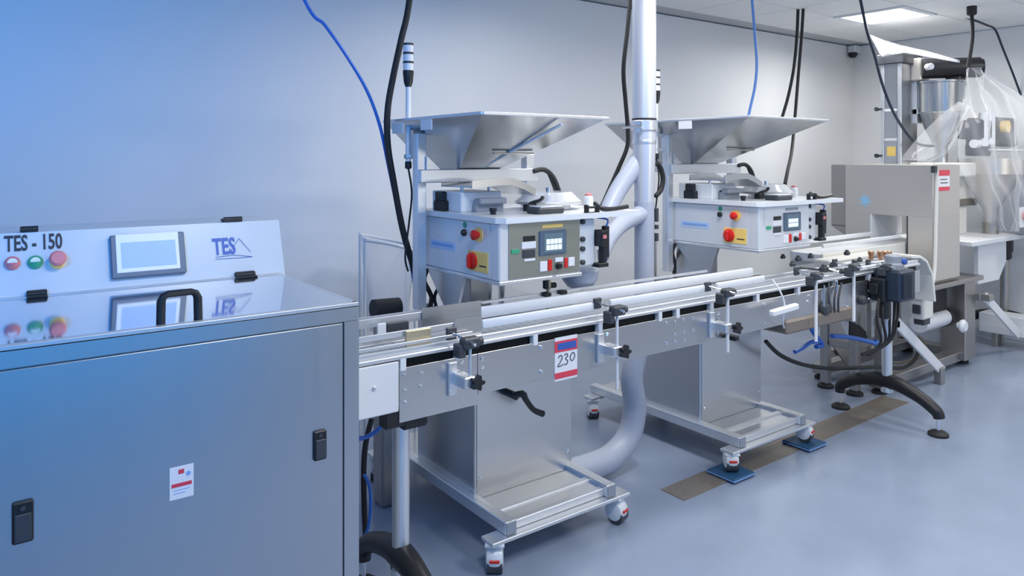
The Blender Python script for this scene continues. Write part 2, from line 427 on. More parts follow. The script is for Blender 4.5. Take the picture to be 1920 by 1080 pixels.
# pull handle standing on the lid
h0, h1 = at(299, 601, z=CT+0.006), at(371, 594, z=CT+0.006); ht = 0.062
b = BM(); mid = (h0+h1)/2
q0, q1 = Vector((h0.x, CY+0.05, CT+0.004)), Vector((h1.x, CY+0.05, CT+0.004))
h0.y = h1.y = q0.y
tube(b, [h0, h0+Vector((0.001,0,ht*0.75)), h0+Vector((0.006,0,ht*0.93)), h0+Vector((0.016,0,ht)), h1+Vector((-0.016,0,ht)), h1+Vector((-0.006,0,ht*0.93)), h1+Vector((-0.001,0,ht*0.75)), h1], [0.010,0.010,0.009,0.008,0.008,0.009,0.010,0.010], 10)
cab.p('lid_handle', b, M['black'], None, 'black bow handle on the lid')

# ------------------------------------------------------------------ conveyor
FY, BY, CVY = 2.15, 2.35, 2.25
cv = Thing('conveyor', 'long stainless steel chain conveyor with white guide rails and curved black feet', 'conveyor', (2.8, CVY, 0))
def front_box(u0, v0, u1, v1, y, th, bev=0.0):
    a, d = at(u0, v0, y=y), at(u1, v1, y=y); return box(BM(), a.x, d.x, y-th, y, a.z, d.z, bev)
XE = 4.70
cv.p('side_panel', box(BM(), 1.13, 1.435, FY-0.004, FY, 0.737, 0.915, 0.001), M['steelh'])
cv.p('side_panel', box(BM(), 1.437, 3.86, FY-0.004, FY, 0.772, 0.915, 0.001), M['steelh'])
cv.p('side_panel', box(BM(), 3.862, XE, FY-0.004, FY, 0.78, 0.915, 0.001), M['steelh'])
cv.p('side_panel', box(BM(), 1.13, XE, BY, BY+0.004, 0.775, 0.915, 0.001), M['steelh'])
cv.p('bed', box(BM(), 1.13, XE, FY+0.02, BY-0.02, 0.80, 0.944), M['matt_black'])
b = BM(); box(b, 0.86, 1.128, BY-0.002, BY+0.006, 0.775, 0.94, 0.012); cv.p('end_plate', b, M['white'], None, 'white plastic end plate')
b = BM(); box(b, 0.86, 1.128, FY-0.006, FY+0.002, 0.775, 0.94, 0.012)
ep = cv.p('end_plate', b, M['white'], None, 'white plastic end plate')
b = BM(); lathe(b, at(701, 728, y=FY-0.006), (0,-1,0), [(0.007,0),(0.007,0.004),(0.004,0.006)], 10); cv.p('bolt', b, M['chrome'], ep)
for y0, y1 in ((FY-0.006, FY+0.024), (BY-0.024, BY+0.006)):
    b = BM(); box(b, 0.86, XE, y0, y1, 0.944, 0.957, 0.002); box(b, 0.86, XE, (y0*0.6+y1*0.4) , y1-0.004, 0.957, 0.976, 0.002)
    cv.p('rail_profile', b, M['alu'])
b = BM()
for i in range(100):
    x = 0.88 + i*0.0385; box(b, x, x+0.036, FY+0.03, BY-0.03, 0.951, 0.958)
ch = cv.p('chain_belt', b, M['grey']); ch['kind'] = 'stuff'
# spacers in the slot
sp0 = None
for u in (755, 860, 1003, 1125, 1237, 1270, 1334, 1420, 1497, 1567, 1630):
    x = at(u, 600, y=FY).x
    if sp0 is None:
        sx = x; sp0 = cv.p('spacer', box(BM(), x-0.011, x+0.011, FY-0.006, FY+0.02, 0.905, 0.946, 0.002), M['white'])
    else: cv.rep(sp0, (x-sx, 0, 0))
# bolts on the side panel
bo0 = None
for u, v in ((758,701),(788,722),(759,730),(790,698),(759,752),(903,673),(904,690),(1014,651),(1014,697),(866,680),(868,700),
             (1249,606),(1265,603),(1281,600),(1299,597),(1265,627),(1282,624),(1299,619),(1249,644),(1265,641),(1282,637),
             (1347,588),(1366,584),(1347,598),(1347,625),(1366,604),(1433,570),(1433,605),(1139,627),(1517,555),(1515,565),(1630,545),(1632,533),(1630,560),(1590,575)):
    c = at(u, v, y=FY-0.004)
    if bo0 is None:
        b = BM(); lathe(b, c, (0,-1,0), [(0.0075,0),(0.0075,0.003),(0.005,0.006)], 8); bo0 = cv.p('bolt', b, M['chrome']); bc = c
    else: cv.rep(bo0, c-bc)
# guide rails
GZ = 1.012
def grail(u0, u1, y, z, r, m='white'):
    x0, x1 = at(u0, 590, y=y).x, at(u1, 590, y=y).x
    b = BM(); box(b, x0, x1, y-0.009, y+0.009, z-r, z+r, 0.006, 2); return cv.p('guide_rail', b, M[m])
grail(903, 1128, FY+0.035, 1.006, 0.016); grail(1143, 1330, FY+0.035, 1.006, 0.016); grail(1343, 1432, FY+0.035, 1.006, 0.016)
grail(900, 1410, BY-0.03, 1.014, 0.022); 
b = BM(); box(b, 0.86, 2.93, BY-0.006, BY+0.004, 1.040, 1.050); cv.p('guide_rail', b, M['alu'])
b = BM(); box(b, 0.86, 1.50, BY-0.028, BY-0.020, 1.018, 1.048, 0.001); cv.p('guide_rail', b, M['alu'])
b = BM(); box(b, 0.86, 1.47, FY+0.030, FY+0.038, 1.008, 1.028, 0.001); cv.p('guide_rail', b, M['alu'])
b = BM(); box(b, 0.86, 1.42, FY+0.004, FY+0.012, 0.985, 0.995, 0.001); cv.p('guide_rail', b, M['alu'])
# guide plates at the left end
cv.p('guide_plate', front_box(791, 578, 901, 600, BY-0.032, 0.004), M['steelh']); 
cv.p('guide_plate', front_box(851, 598, 902, 632, FY+0.028, 0.004), M['steelh'])
cv.p('guide_plate', front_box(758, 620, 806, 646, FY+0.028, 0.012, 0.003), M['brass'], None, 'brass coloured block')
b = BM(); box(b, *(sorted((at(706,590,y=BY-0.05).x, at(722,590,y=BY-0.05).x))), BY-0.06, BY-0.05, 0.99, 1.035, 0.002); cv.p('guide_plate', b, M['white'])
b = BM(); box(b, *(sorted((at(722,590,y=BY-0.03).x, at(762,590,y=BY-0.03).x))), BY-0.05, BY-0.035, 0.995, 1.028, 0.002); cv.p('guide_plate', b, M['dark'])
# black caps on the rear rail
for u, v in ((839, 580), (889, 574), (1020, 560), (1050, 553)):
    c = at(u, v, y=BY); cv.p('rail_clip', box(BM(), c.x-0.018, c.x+0.018, BY-0.03, BY+0.008, 1.036, 1.052, 0.004), M['black'])

def star(bm, c, r, h):
    pts = []
    for k in range(40):
        a = 2*math.pi*k/40; rr = r*(0.78+0.22*math.cos(5*a)); pts.append((c.x+rr*math.cos(a), c.y, c.z+rr*math.sin(a)))
    return prism(bm, pts, (0,-h,0))
def bracket(u, vtop, vbot, kv, ku, clamp=True, plate=True, rod_r=0.006, y=FY-0.075, rod=True, rm='chrome'):
    """adjustable guide bracket: upright rod, clamp, cross rod and star knob"""
    t, q = at(u, vtop, y=y), at(u, vbot, y=y)
    b = BM(); cyl(b, (t.x, y, q.z), (t.x, y, t.z+0.01), rod_r, 12); br = cv.p('guide_bracket', b, M[rm])
    if clamp:
        b = BM(); box(b, t.x-0.035, t.x+0.03, y-0.022, y+0.016, t.z-0.022, t.z+0.016, 0.006)
        box(b, t.x-0.05, t.x-0.02, y-0.012, y+0.03, t.z-0.05, t.z-0.005, 0.004)
        cyl(b, (t.x+0.02, y, t.z-0.004), (t.x+0.048, y, t.z-0.004), 0.014, 12)
        cv.p('clamp', b, M['dark'], br)
    if rod:
        b = BM(); cyl(b, (t.x-0.012, y-0.05, t.z), (t.x-0.012, FY+0.03, t.z+0.012), 0.0055, 10); cv.p('cross_rod', b, M['chrome'], br)
        b = BM(); box(b, t.x-0.03, t.x+0.01, FY+0.02, FY+0.034, t.z-0.012, t.z+0.03, 0.003); cv.p('rail_holder', b, M['dark'], br)
    if plate:
        b = BM(); box(b, t.x-0.045, t.x-0.012, FY-0.016, FY-0.004, 0.79, 0.905, 0.002)
        box(b, t.x-0.03, t.x+0.014, y-0.016, FY-0.012, at(u, kv, y=y).z-0.018, at(u, kv, y=y).z+0.022, 0.004)
        cv.p('mount_block', b, M['alu'], br)
    if kv:
        c = at(ku, kv, y=y-0.02); b = BM(); star(b, Vector((c.x, y-0.016, c.z)), 0.027, 0.02); cyl(b, (c.x, y-0.016, c.z), (c.x, y+0.01, c.z), 0.010, 12)
        cv.p('knob', b, M['black'], br)
bracket(881, 640, 722, 717, 893, rm='alu')
bracket(1157, 580, 730, 659, 1170, rm='white')
bracket(1364, 547, 660, 615, 1381, rm='white', rod_r=0.008)
bracket(1530, 516, 640, 0, 0, plate=False, rod_r=0.008, rm='white')
bracket(1601, 500, 602, 0, 0, plate=False, rod_r=0.008, rm='white')
bracket(1663, 500, 600, 0, 0, plate=False, rod_r=0.009, rm='white')
b = BM(); c = at(1379, 634, y=FY-0.05); box(b, c.x-0.015, c.x+0.015, FY-0.06, FY-0.004, c.z-0.012, c.z+0.012, 0.003); cv.p('sensor', b, M['black'])
for u, v0, v1 in ((1545, 535, 575), (1569, 528, 545)):
    a, d = at(u, v0, y=FY-0.03), at(u, v1, y=FY-0.03); b = BM(); cyl(b, a, (a.x, a.y, d.z), 0.006, 10); cv.p('hanger_rod', b, M['chrome'])
# guide rods and clamps that crowd the outfeed end
rr = random.Random(3)
for (u0, v0, u1, v1, y0, y1, r, m) in ((1565,505,1625,503,2.12,2.24,0.007,'chrome'), (1610,503,1668,493,2.10,2.16,0.008,'white'), (1568,498,1600,492,2.18,2.22,0.008,'white'), (1495,511,1530,520,2.26,2.10,0.005,'chrome'),
        (1500,502,1560,508,2.22,2.22,0.006,'dark'), (1625,494,1660,490,2.20,2.22,0.007,'white'), (1540,500,1580,512,2.25,2.15,0.005,'chrome'), (1590,512,1632,505,2.17,2.17,0.009,'white')):
    b = BM(); tube(b, [at(u0, v0, y=y0), at(u1, v1, y=y1)], r, 10); cv.p('guide_rod', b, M[m])
for u, v, y, s in ((1497,486,2.30,0.018),(1520,481,2.34,0.016),(1588,475,2.36,0.018),(1602,497,2.20,0.026),(1545,505,2.20,0.024),(1560,498,2.26,0.016),(1578,510,2.12,0.014),(1612,488,2.3,0.016),(1486,496,2.25,0.016),(1468,482,2.36,0.014),(1655,498,2.14,0.018)):
    c = at(u, v, y=y); b = BM(); box(b, c.x-s, c.x+s, y-s*0.7, y+s*0.7, c.z-s*0.6, c.z+s*0.6, 0.004); lathe(b, (c.x, y, c.z+s*0.5), (0,0,1), [(s*0.6,0),(s*0.6,s*0.5),(s*0.3,s*0.7)], 10)
    cv.p('rod_clamp', b, M['dark'])
for u in (1633, 1650, 1660, 1667):
    c = at(u, 478, y=2.34); b = BM(); lathe(b, (c.x, 2.34, c.z-0.03), (0,0,1), [(0.014,0),(0.014,0.03),(0.018,0.032),(0.018,0.05),(0.010,0.055)], 12)
    cv.p('fitting', b, mat('copper_fitting', (0.55,0.30,0.18), 0.35, 1.0) if u == 1633 else bpy.data.materials['copper_fitting'])
# gear motor on the outfeed end
mx0, mx1 = at(1664, 545, y=2.06).x, at(1692, 545, y=2.06).x
b = BM(); box(b, mx0, mx1+0.01, 1.99, FY-0.006, 0.80, 0.975, 0.012)
for k in range(8): box(b, mx0+0.02+k*0.012, mx0+0.026+k*0.012, 1.978, 1.992, 0.82, 0.955)
gm = cv.p('gear_motor', b, M['navy'], None, 'dark navy gear motor')
b = BM(); c = at(1675, 505, y=2.07); lathe(b, (c.x, 2.07, 0.972), (0,0,1), [(0.055,0),(0.055,0.03),(0.045,0.04),(0.045,0.075),(0.03,0.085)], 20); cv.p('motor_cap', b, M['grey'], gm)
b = BM(); lathe(b, (c.x+0.02, 2.03, 1.02), (0,-1,0), [(0.018,0),(0.018,0.02),(0.012,0.024)], 14); cv.p('motor_cap', b, M['inkblue'], gm)
b = BM(); c = at(1648, 540, y=FY-0.03)
box(b, c.x-0.06, c.x+0.03, FY-0.09, FY-0.006, 0.80, 0.93, 0.01); box(b, c.x-0.08, c.x-0.02, FY-0.06, FY-0.01, 0.84, 0.90, 0.006); cyl(b, (c.x, FY-0.06, 0.70), (c.x, FY-0.06, 0.80), 0.03, 14)
cv.p('drive_block', b, M['black'], None, 'black drive block beside the motor')
# motor cables hanging down
for k, (u0, u1, u2) in enumerate(((1648,1644,1652),(1656,1655,1660),(1668,1668,1664),(1678,1676,1668),(1684,1682,1668))):
    b = BM(); tube(b, [at(u0,560,y=2.09), at(u1,600,y=2.08), at(u2,640,y=2.10), at(u2-20-8*k,665,y=2.14)], 0.008, 8, 6); cv.p('motor_cable', b, M['rubber'])
# cream curved end guard
gx = at(1690, 500, y=2.2).x
b = BM()
pts = [(at(u, v, y=2.36)) for u, v in ((1672,478),(1688,478),(1700,486),(1711,510),(1716,560))]
for i in range(len(pts)-1): bar(b, pts[i], pts[i+1], 0.26, 0.02, 0.004, (0,0,1))
cv.p('end_guard', b, M['cream'], None, 'cream plastic curved end guard')
q = at(1690, 500, y=FY+0.005); b = BM(); box(b, q.x-0.06, q.x+0.06, FY-0.004, FY+0.004, 0.80, 0.99, 0.01); cv.p('end_plate', b, M['cream'], None, 'cream end plate')
# pale sensor bar and lower tray by the second column
a, d = at(1446, 588, y=2.08), at(1494, 574, y=2.08); b = BM(); bar(b, a, d, 0.03, 0.03, 0.006); cv.p('sensor', b, M['paper'], None, 'white sensor bar')
b = BM(); tube(b, [at(1448,524,y=2.12), at(1462,545,y=2.09), at(1471,570,y=2.08), at(1468,600,y=2.1), at(1470,615,y=2.15)], 0.004, 8, 8); cv.p('sensor_lead', b, M['paper'])
b = BM(); box(b, at(1470,580,y=FY).x, at(1600,580,y=FY).x, FY-0.02, BY+0.02, 0.72, 0.79, 0.01); cv.p('drip_tray', b, mat('brown_tray', (0.26,0.22,0.19), 0.6, 0.3))
for u, v, r in ((1544, 578, 0.035), (1614, 562, 0.026)):
    c = at(u, v, y=FY-0.006); b = BM(); lathe(b, c, (0,-1,0), [(r,0),(r,0.02),(r*0.6,0.03)], 18); cv.p('drive_cap', b, M['dark'])
for u0, u1 in ((1555,1558),(1570,1565),(1578,1572)):
    b = BM(); tube(b, [at(u0,530,y=FY-0.02), at((u0+u1)/2-3,560,y=FY-0.03), at(u1,585,y=FY-0.02)], 0.006, 8, 6); cv.p('sensor_lead', b, M['dark'])
# asset tag
tg = front_box(1040, 634, 1082, 706, FY-0.0045, 0.001)
tag_ = cv.p('asset_tag', tg, M['paper'], None, 'white tag with red borders and handwritten 230')
a, d = at(1040, 634, y=FY-0.0045), at(1082, 706, y=FY-0.0045); a.z = at(1061, 637, y=FY-0.0045).z; d.z = at(1061, 707, y=FY-0.0045).z
W, H = d.x-a.x, a.z-d.z; ty = FY-0.0062
bpy.data.meshes[tag_.data.name]
for v in tag_.data.vertices: pass
b = BM(); box(b, a.x, d.x, ty, ty+0.001, a.z-H*0.30, a.z); box(b, a.x, d.x, ty, ty+0.001, d.z, d.z+H*0.16); cv.p('asset_tag', b, M['mag'], None, 'red bands of the tag')
b = BM(); box(b, a.x+W*0.12, d.x-W*0.06, ty-0.0006, ty, a.z-H*0.24, a.z-H*0.06); cv.p('asset_tag', b, M['inkblue'], None, 'violet heading of the tag')
b = BM()
def hand(pts): tube(b, [Vector((a.x+W*x, ty-0.0004, d.z+H*z)) for x, z in pts], 0.0016, 6, 4)
hand([(0.14,0.56),(0.24,0.62),(0.32,0.56),(0.24,0.44),(0.12,0.34),(0.22,0.33),(0.36,0.36)])
hand([(0.40,0.60),(0.52,0.63),(0.56,0.56),(0.46,0.50),(0.56,0.44),(0.52,0.35),(0.40,0.36)])
hand([(0.76,0.62),(0.68,0.54),(0.70,0.44),(0.80,0.42),(0.88,0.52),(0.84,0.62),(0.76,0.62)])
cv.p('asset_tag', b, M['ink'], None, 'handwritten number on the tag')

def levelling_foot(par, x, y, z, r):
    b = BM(); cyl(b, (x, y, 0.012), (x, y, z), 0.010, 10); cv.p('levelling_stem', b, M['chrome'], par)
    b = BM(); lathe(b, (x, y, 0), (0,0,1), [(r,0),(r,0.014),(r*0.75,0.024),(r*0.3,0.032)], 24); cv.p('foot_pad', b, M['rubber'], par)
for lx in (1.19, 4.505):
    b = BM(); cyl(b, (lx, CVY, 0.20), (lx, CVY, 0.80), 0.03, 20); cyl(b, (lx, CVY, 0.18), (lx, CVY, 0.205), 0.036, 20); box(b, lx-0.035, lx+0.035, FY, BY, 0.765, 0.80, 0.005)
    lg = cv.p('leg', b, M['alu'])
    b = BM(); tube(b, [(lx, CVY-0.30, 0.10), (lx, CVY-0.285, 0.135), (lx, CVY-0.2, 0.19), (lx, CVY-0.08, 0.235), (lx, CVY, 0.245), (lx, CVY+0.08, 0.24), (lx, CVY+0.2, 0.205), (lx, CVY+0.29, 0.15), (lx, CVY+0.30, 0.10)], [0.030,0.034,0.036,0.042,0.046,0.042,0.036,0.034,0.030], 14, 5)
    ar = cv.p('foot_arch', b, M['black'], lg)
    b = BM()
    for dz in (-0.015, 0.02): lathe(b, (lx+0.0, CVY-0.045, 0.245+dz-0.01), (-0.35,-0.94,0), [(0.009,0),(0.009,0.012),(0.006,0.015)], 10)
    cv.p('bolt', b, M['chrome'], lg)
    for s in (-1, 1): levelling_foot(lg, lx, CVY+0.295*s, 0.11, 0.055)
b = BM(); box(b, 1.15, 1.25, FY+0.01, BY-0.01, 0.70, 0.775, 0.01); box(b, 1.08, 1.16, FY, FY+0.05, 0.72, 0.78, 0.008)
cv.p('leg_bracket', b, M['black'])

# ------------------------------------------------------------------ the two filling machines
def caster(t, x, y, ztop, face, pad=0.0):
    """white swivel caster, face = direction its wheel trails"""
    f = Vector((math.cos(face), math.sin(face), 0)); s = Vector((-f.y, f.x, 0)); up_ = Vector((0,0,1)); r = 0.036
    c = Vector((x, y, pad))
    b = BM()
    obox(b, (x, y, ztop-0.006), f, s, up_, 0.038, 0.038, 0.006, 0.003)
    lathe(b, (x, y, 0.074+pad), (0,0,1), [(0.030,0),(0.032,0.012),(0.022,0.02),(0.02,ztop-0.074-pad-0.004)], 20)
    # hood over the wheel
    hc = c + up_*0.055
    lathe(b, hc, s, [(0.026,-0.034),(0.040,-0.030),(0.046,-0.016),(0.047,0.0),(0.046,0.016),(0.040,0.030),(0.026,0.034)], 24)
    ca = t.p('caster', b, M['paintw'], None, None, 50)
    b = BM(); cyl(b, c - s*0.030 + up_*r + f*0.008, c + s*0.030 + up_*r + f*0.008, r, 24); t.p('wheel', b, M['dark'], ca)
    b = BM(); obox(b, c + f*0.044 + up_*0.060, f, s, up_, 0.006, 0.020, 0.006, 0.002); t.p('brake_pedal', b, M['red'], ca)
    return ca

def filler(lab, cx, bx, bw, hop, P):
    """cx left edge of the column, bx left edge of the control box"""
    t = Thing('filling_machine', lab, 'machine', (cx+0.28, 2.75, 0), 'filling machines behind the conveyor')
    # wheeled base
    xl, xr = cx-0.035, cx+0.555
    for x in (xl, xr-0.05):
        b = BM(); box(b, x, x+0.05, 2.31, 3.42, 0.135, 0.185, 0.003)
        box(b, x+0.02, x+0.03, 2.312, 3.42, 0.184, 0.1855)
        rl = t.p('base_rail', b, M['alu']); b = BM(); box(b, x+0.001, x+0.049, 2.304, 2.311, 0.136, 0.184, 0.002); t.p('end_cap', b, M['grey'], rl)
    b = BM(); box(b, xl-0.075, xr+0.07, 2.29, 2.37, 0.119, 0.134, 0.002); t.p('cross_plate', b, M['alu'])
    b = BM(); box(b, xl-0.075, xr+0.07, 3.32, 3.40, 0.119, 0.134, 0.002); t.p('cross_plate', b, M['alu'])
    b = BM(); box(b, xl+0.05, xr-0.05, 2.33, 2.36, 0.135, 0.17, 0.003); box(b, xl+0.05, xr-0.05, 2.42, 2.45, 0.165, 0.178, 0.003); t.p('cross_rail', b, M['alu'])
    b = BM(); box(b, xl+0.05, xr-0.05, 2.355, 3.40, 0.158, 0.170, 0.002); t.p('base_plate', b, M['deck'])
    for x, y, f in ((xl-0.035, 2.335, -2.2), (xr+0.03, 2.335, -1.3), (xl-0.035, 3.36, -2.0), (xr+0.03, 3.36, -1.2)):
        pd = P['pad'] if y < 3 else 0.0
        caster(t, x, y, 0.119, f, pd)
    # column
    b = BM(); box(b, cx, cx+0.545, 2.585, 3.07, 0.155, 0.93, 0.004); t.p('column', b, M['steel'])
    b = BM(); box(b, cx+0.012, cx+0.533, 2.581, 2.586, 0.178, 0.92, 0.001)
    fpn = t.p('column_cover', b, M['steel'])
    for dx, z in ((0.03, 0.25), (0.515, 0.25), (0.03, 0.88), (0.515, 0.88)):
        b = BM(); lathe(b, (cx+dx, 2.581, z), (0,-1,0), [(0.007,0),(0.007,0.003),(0.004,0.005)], 10); t.p('screw', b, M['chrome'], fpn)
    if P['crank']:
        c = at(963, 741, y=2.50); e = at(1018, 776, y=2.47); k1 = at(985, 748, y=2.47); k2 = at(1000, 768, y=2.47)
        b = BM(); cyl(b, (c.x, 2.585, c.z), (c.x, 2.48, c.z), 0.016, 14)
        tube(b, [Vector((c.x-0.012, 2.49, c.z+0.004)), Vector((c.x+0.03, 2.475, c.z+0.006)), k1, k2, e], [0.012,0.015,0.013,0.012,0.014], 10, 3)
        t.p('crank_handle', b, M['black'])
    # lifting posts and box
    z0, z1 = 1.125, 1.362; by0, by1 = 2.30, 2.90
    b = BM()
    for dx, y in ((0.14, 2.68), (0.21, 2.68)): cyl(b, (cx+dx, y, 0.92), (cx+dx, y, z0), 0.015, 14)
    t.p('lift_post', b, M['chrome'])
    b = BM(); box(b, max(cx, bx)+0.03, max(cx, bx)+0.13, 2.66, 2.88, 0.92, z0-0.016, 0.004)
    prism(b, [(bx+0.004, 2.86, z0-0.016), (bx+0.004, 2.70, 0.95), (bx+0.004, 2.62, 0.95), (bx+0.004, 2.56, z0-0.016)], (0.014, 0, 0))
    t.p('support_bracket', b, M['steel'])
    bxo = t.p('control_box', box(BM(), bx, bx+bw, by0, by1, z0, z1-0.012, 0.004), M['boxsteel'])
    b = BM(); box(b, bx-0.004, bx+bw+0.004, by0-0.006, by1, z0-0.014, z0, 0.002); t.p('box_flange', b, M['alu'], bxo)
    # face helpers: s runs along the left face from the front edge, q up from the bottom, 0..1
    def lf(s, q, off=0.0): return Vector((bx-off, by0+(by1-by0)*s, z0+(z1-0.012-z0)*q))
    def ff(s, q, off=0.0): return Vector((bx+bw*s, by0-off, z0+(z1-0.012-z0)*q))
    def lplate(s0, s1, q0, q1, h, m, name, lab=None, bev=0.0):
        a, d = lf(s0, q0), lf(s1, q1); b = BM(); box(b, bx-h, bx-0.0005, a.y, d.y, a.z, d.z, bev); return t.p(name, b, M[m], bxo, lab)
    def fplate(s0, s1, q0, q1, h, m, name, lab=None, bev=0.0, h0=0.0):
        a, d = ff(s0, q0), ff(s1, q1); b = BM(); box(b, a.x, d.x, by0-h, by0-h0+0.0005, a.z, d.z, bev); return t.p(name, b, M[m], bxo, lab)
    lplate(0.10, 0.985, 0.02, 0.97, 0.003, 'boxsteel', 'side_door', None, 0.001)
    lplate(0.005, 0.085, 0.02, 0.97, 0.002, 'boxsteel', 'corner_strip')
    fplate(0.10, 0.985, 0.02, 0.97, 0.003, P['front'], 'front_panel', None, 0.001)
    lplate(0.52, 0.86, 0.38, 0.54, 0.004, 'pblue', 'label_plate', 'pale blue printed label plate')
    b = BM(); box(b, bx-0.0052, bx-0.0035, lf(0.55,0).y, lf(0.83,0).y, lf(0,0.445).z, lf(0,0.495).z); t.p('label_plate', b, M['lblue'], bxo, 'printed line on the label plate')
    lplate(0.12, 0.36, 0.10, 0.46, 0.005, 'yellow', 'switch_plate', 'yellow switch plate', 0.001)
    for (s, q, prof, m, nm, lb) in ((0.30, 0.28, [(0.034,0.003),(0.034,0.014),(0.027,0.018)], 'red', 'main_switch', 'red rotary main switch'),
                             (0.23, 0.76, [(0.030,0.003),(0.030,0.006)], 'yellow', 'stop_collar', 'yellow disc behind the stop button'),
                             (0.23, 0.76, [(0.012,0.006),(0.012,0.018),(0.020,0.02),(0.020,0.032),(0.014,0.036)], 'red', 'stop_button', 'red mushroom stop button'),
                             (0.40, 0.76, [(0.014,0.003),(0.014,0.012),(0.010,0.018)], 'black', 'push_button', 'small black push button'),
                             (0.40, 0.90, [(0.013,0.003),(0.013,0.005)], 'green', 'pilot_light', 'small green lamp')):
        b = BM(); lathe(b, lf(s, q), (-1,0,0), prof, 22); t.p(nm, b, M[m], bxo, lb)
    b = BM(); c = lf(0.30, 0.28); box(b, bx-0.032, bx-0.016, c.y-0.008, c.y+0.008, c.z-0.027, c.z+0.027, 0.004); t.p('main_switch', b, M['red'], bxo, 'grip bar of the main switch')
    b = BM(); box(b, bx-0.0056, bx-0.0046, lf(0.14,0).y, lf(0.22,0).y, lf(0,0.20).z, lf(0,0.225).z); t.p('switch_print', b, M['ink'], bxo)
    # front panel devices
    fplate(0.46, 0.80, 0.38, 0.82, 0.010, 'bezel', 'operator_screen', 'slate blue bezel of the operator screen', 0.003)
    fplate(0.51, 0.75, 0.43, 0.77, 0.012, 'hmi', 'operator_screen', 'dark display of the operator screen', 0.001, 0.008)
    for i in range(4):
        for j in range(2):
            a = 0.535+0.05*i; d = 0.475+0.105*j
            fplate(a, a+0.044, d, d+0.09, 0.0128, 'key', 'screen_key', None, 0.0, 0.010)
    fplate(0.50, 0.76, 0.87, 0.93, 0.004, 'yellow' if P['crank'] else 'grey', 'sticker', 'narrow sticker strip above the screen', 0.0, 0.002)
    for a, d, q0, q1, m, l in ((0.27,0.41,0.66,0.75,'black','black meter window'), (0.25,0.42,0.53,0.65,'paper','white meter body'), (0.26,0.41,0.37,0.51,'dark','dark meter window'), (0.28,0.41,0.31,0.35,'paper','white strip'),
                            (0.13,0.22,0.46,0.54,'green','pale green sticker'), (0.47,0.56,0.10,0.28,'paper','white label tile'), (0.57,0.62,0.10,0.30,'red','red rocker switch'), (0.66,0.76,0.24,0.32,'paper','white label tile'),
                            (0.78,0.82,0.12,0.30,'red','red rocker switch'), (0.83,0.91,0.14,0.30,'paper','white label tile')):
        fplate(a, d, q0, q1, 0.0065, m, 'panel_device', l, 0.001)
    b = BM(); lathe(b, ff(0.70, 0.17), (0,-1,0), [(0.014,0.003),(0.014,0.008),(0.010,0.010),(0.010,0.020)], 16); t.p('selector_knob', b, M['black'], bxo)
    # board on top
    X0, X1 = bx-0.02, bx+bw+P['board']
    b = BM(); prism(b, [(X0, 2.93, z1-0.012), (X0, 2.30, z1-0.012), (X0+0.03, 2.27, z1-0.012), (X1, 2.27, z1-0.012), (X1, 2.93, z1-0.012)], (0, 0, 0.022)); bd = t.p('top_board', b, M['paintw'], None, 'white top board')
    zt = z1+0.010
    def T(u, y): return Vector((u, y, zt))
    # feeder tray (rear left) and curved chute sheet
    b = BM(); box(b, bx+0.03, bx+0.24, 2.62, 2.86, zt, zt+0.085, 0.004); t.p('feeder_housing', b, M['paintw'])
    b = BM(); box(b, bx+0.08, bx+0.22, 2.55, 2.60, zt+0.035, zt+0.06, 0.005); box(b, bx+0.08, bx+0.22, 2.58, 2.61, zt, zt+0.04); t.p('feeder_drive', b, M['grey'])
    b = BM()
    prof = [(bx+0.03, zt+0.105), (bx+0.16, zt+0.115), (bx+0.235, zt+0.115), (bx+0.30, zt+0.095), (bx+0.365, zt+0.065)]
    pts = [Vector((x, 2.54, z)) for x, z in prof]
    prism(b, [p for p in pts] + [p+Vector((0,0,0.006)) for p in reversed(pts)], (0, 0.24, 0))
    for yy_ in (2.535, 2.775): prism(b, [p+Vector((0, yy_-2.54, -0.002)) for p in pts] + [p+Vector((0, yy_-2.54, 0.03)) for p in reversed(pts)], (0, 0.006, 0))
    t.p('chute_sheet', b, M['steel'])
    b = BM()
    for x in (bx+0.06, bx+0.20): cyl(b, (x, 2.66, zt+0.04), (x, 2.66, zt+0.108), 0.008, 10)
    t.p('chute_post', b, M['alu'])
    # black motor block at the rear left, knobs, handles
    b = BM(); box(b, bx+0.0, bx+0.05, 2.72, 2.80, zt, zt+0.045, 0.004); box(b, bx+0.0, bx+0.03, 2.73, 2.79, zt+0.04, zt+0.085, 0.006); t.p('vibrator', b, M['black'])
    b = BM(); lathe(b, (bx+0.075, 2.45, zt), (0,0,1), [(0.012,0),(0.012,0.012),(0.016,0.014),(0.016,0.026)], 14); t.p('knob', b, M['black'])
    b = BM(); lathe(b, (bx+0.11, 2.62, zt), (0,0,1), [(0.010,0),(0.010,0.03),(0.015,0.032),(0.015,0.05)], 14); t.p('knob', b, M['dark'])
    b = BM(); tube(b, [(bx+0.32, 2.52, zt), (bx+0.32, 2.52, zt+0.03), (bx+0.36, 2.50, zt+0.045), (bx+0.375, 2.50, zt+0.06)], 0.009, 8, 4); box(b, bx+0.29, bx+0.335, 2.50, 2.535, zt, zt+0.03, 0.004); t.p('toggle_clamp', b, M['black'])
    b = BM(); box(b, bx+0.22, bx+0.36, 2.335, 2.42, zt, zt+0.026, 0.006); t.p('weigh_block', b, M['dark'])
    b = BM(); box(b, bx+0.235, bx+0.355, 2.34, 2.42, zt+0.026, zt+0.031, 0.002); t.p('weigh_pan', b, M['paintw'])
    # round turntable with clear rim
    c = Vector((bx+0.47, 2.58, zt))
    b = BM(); lathe(b, c, (0,0,1), [(0.10,0),(0.10,0.02),(0.15,0.024),(0.155,0.034),(0.15,0.036)], 36); t.p('turntable', b, M['steelh'])
    b = BM()
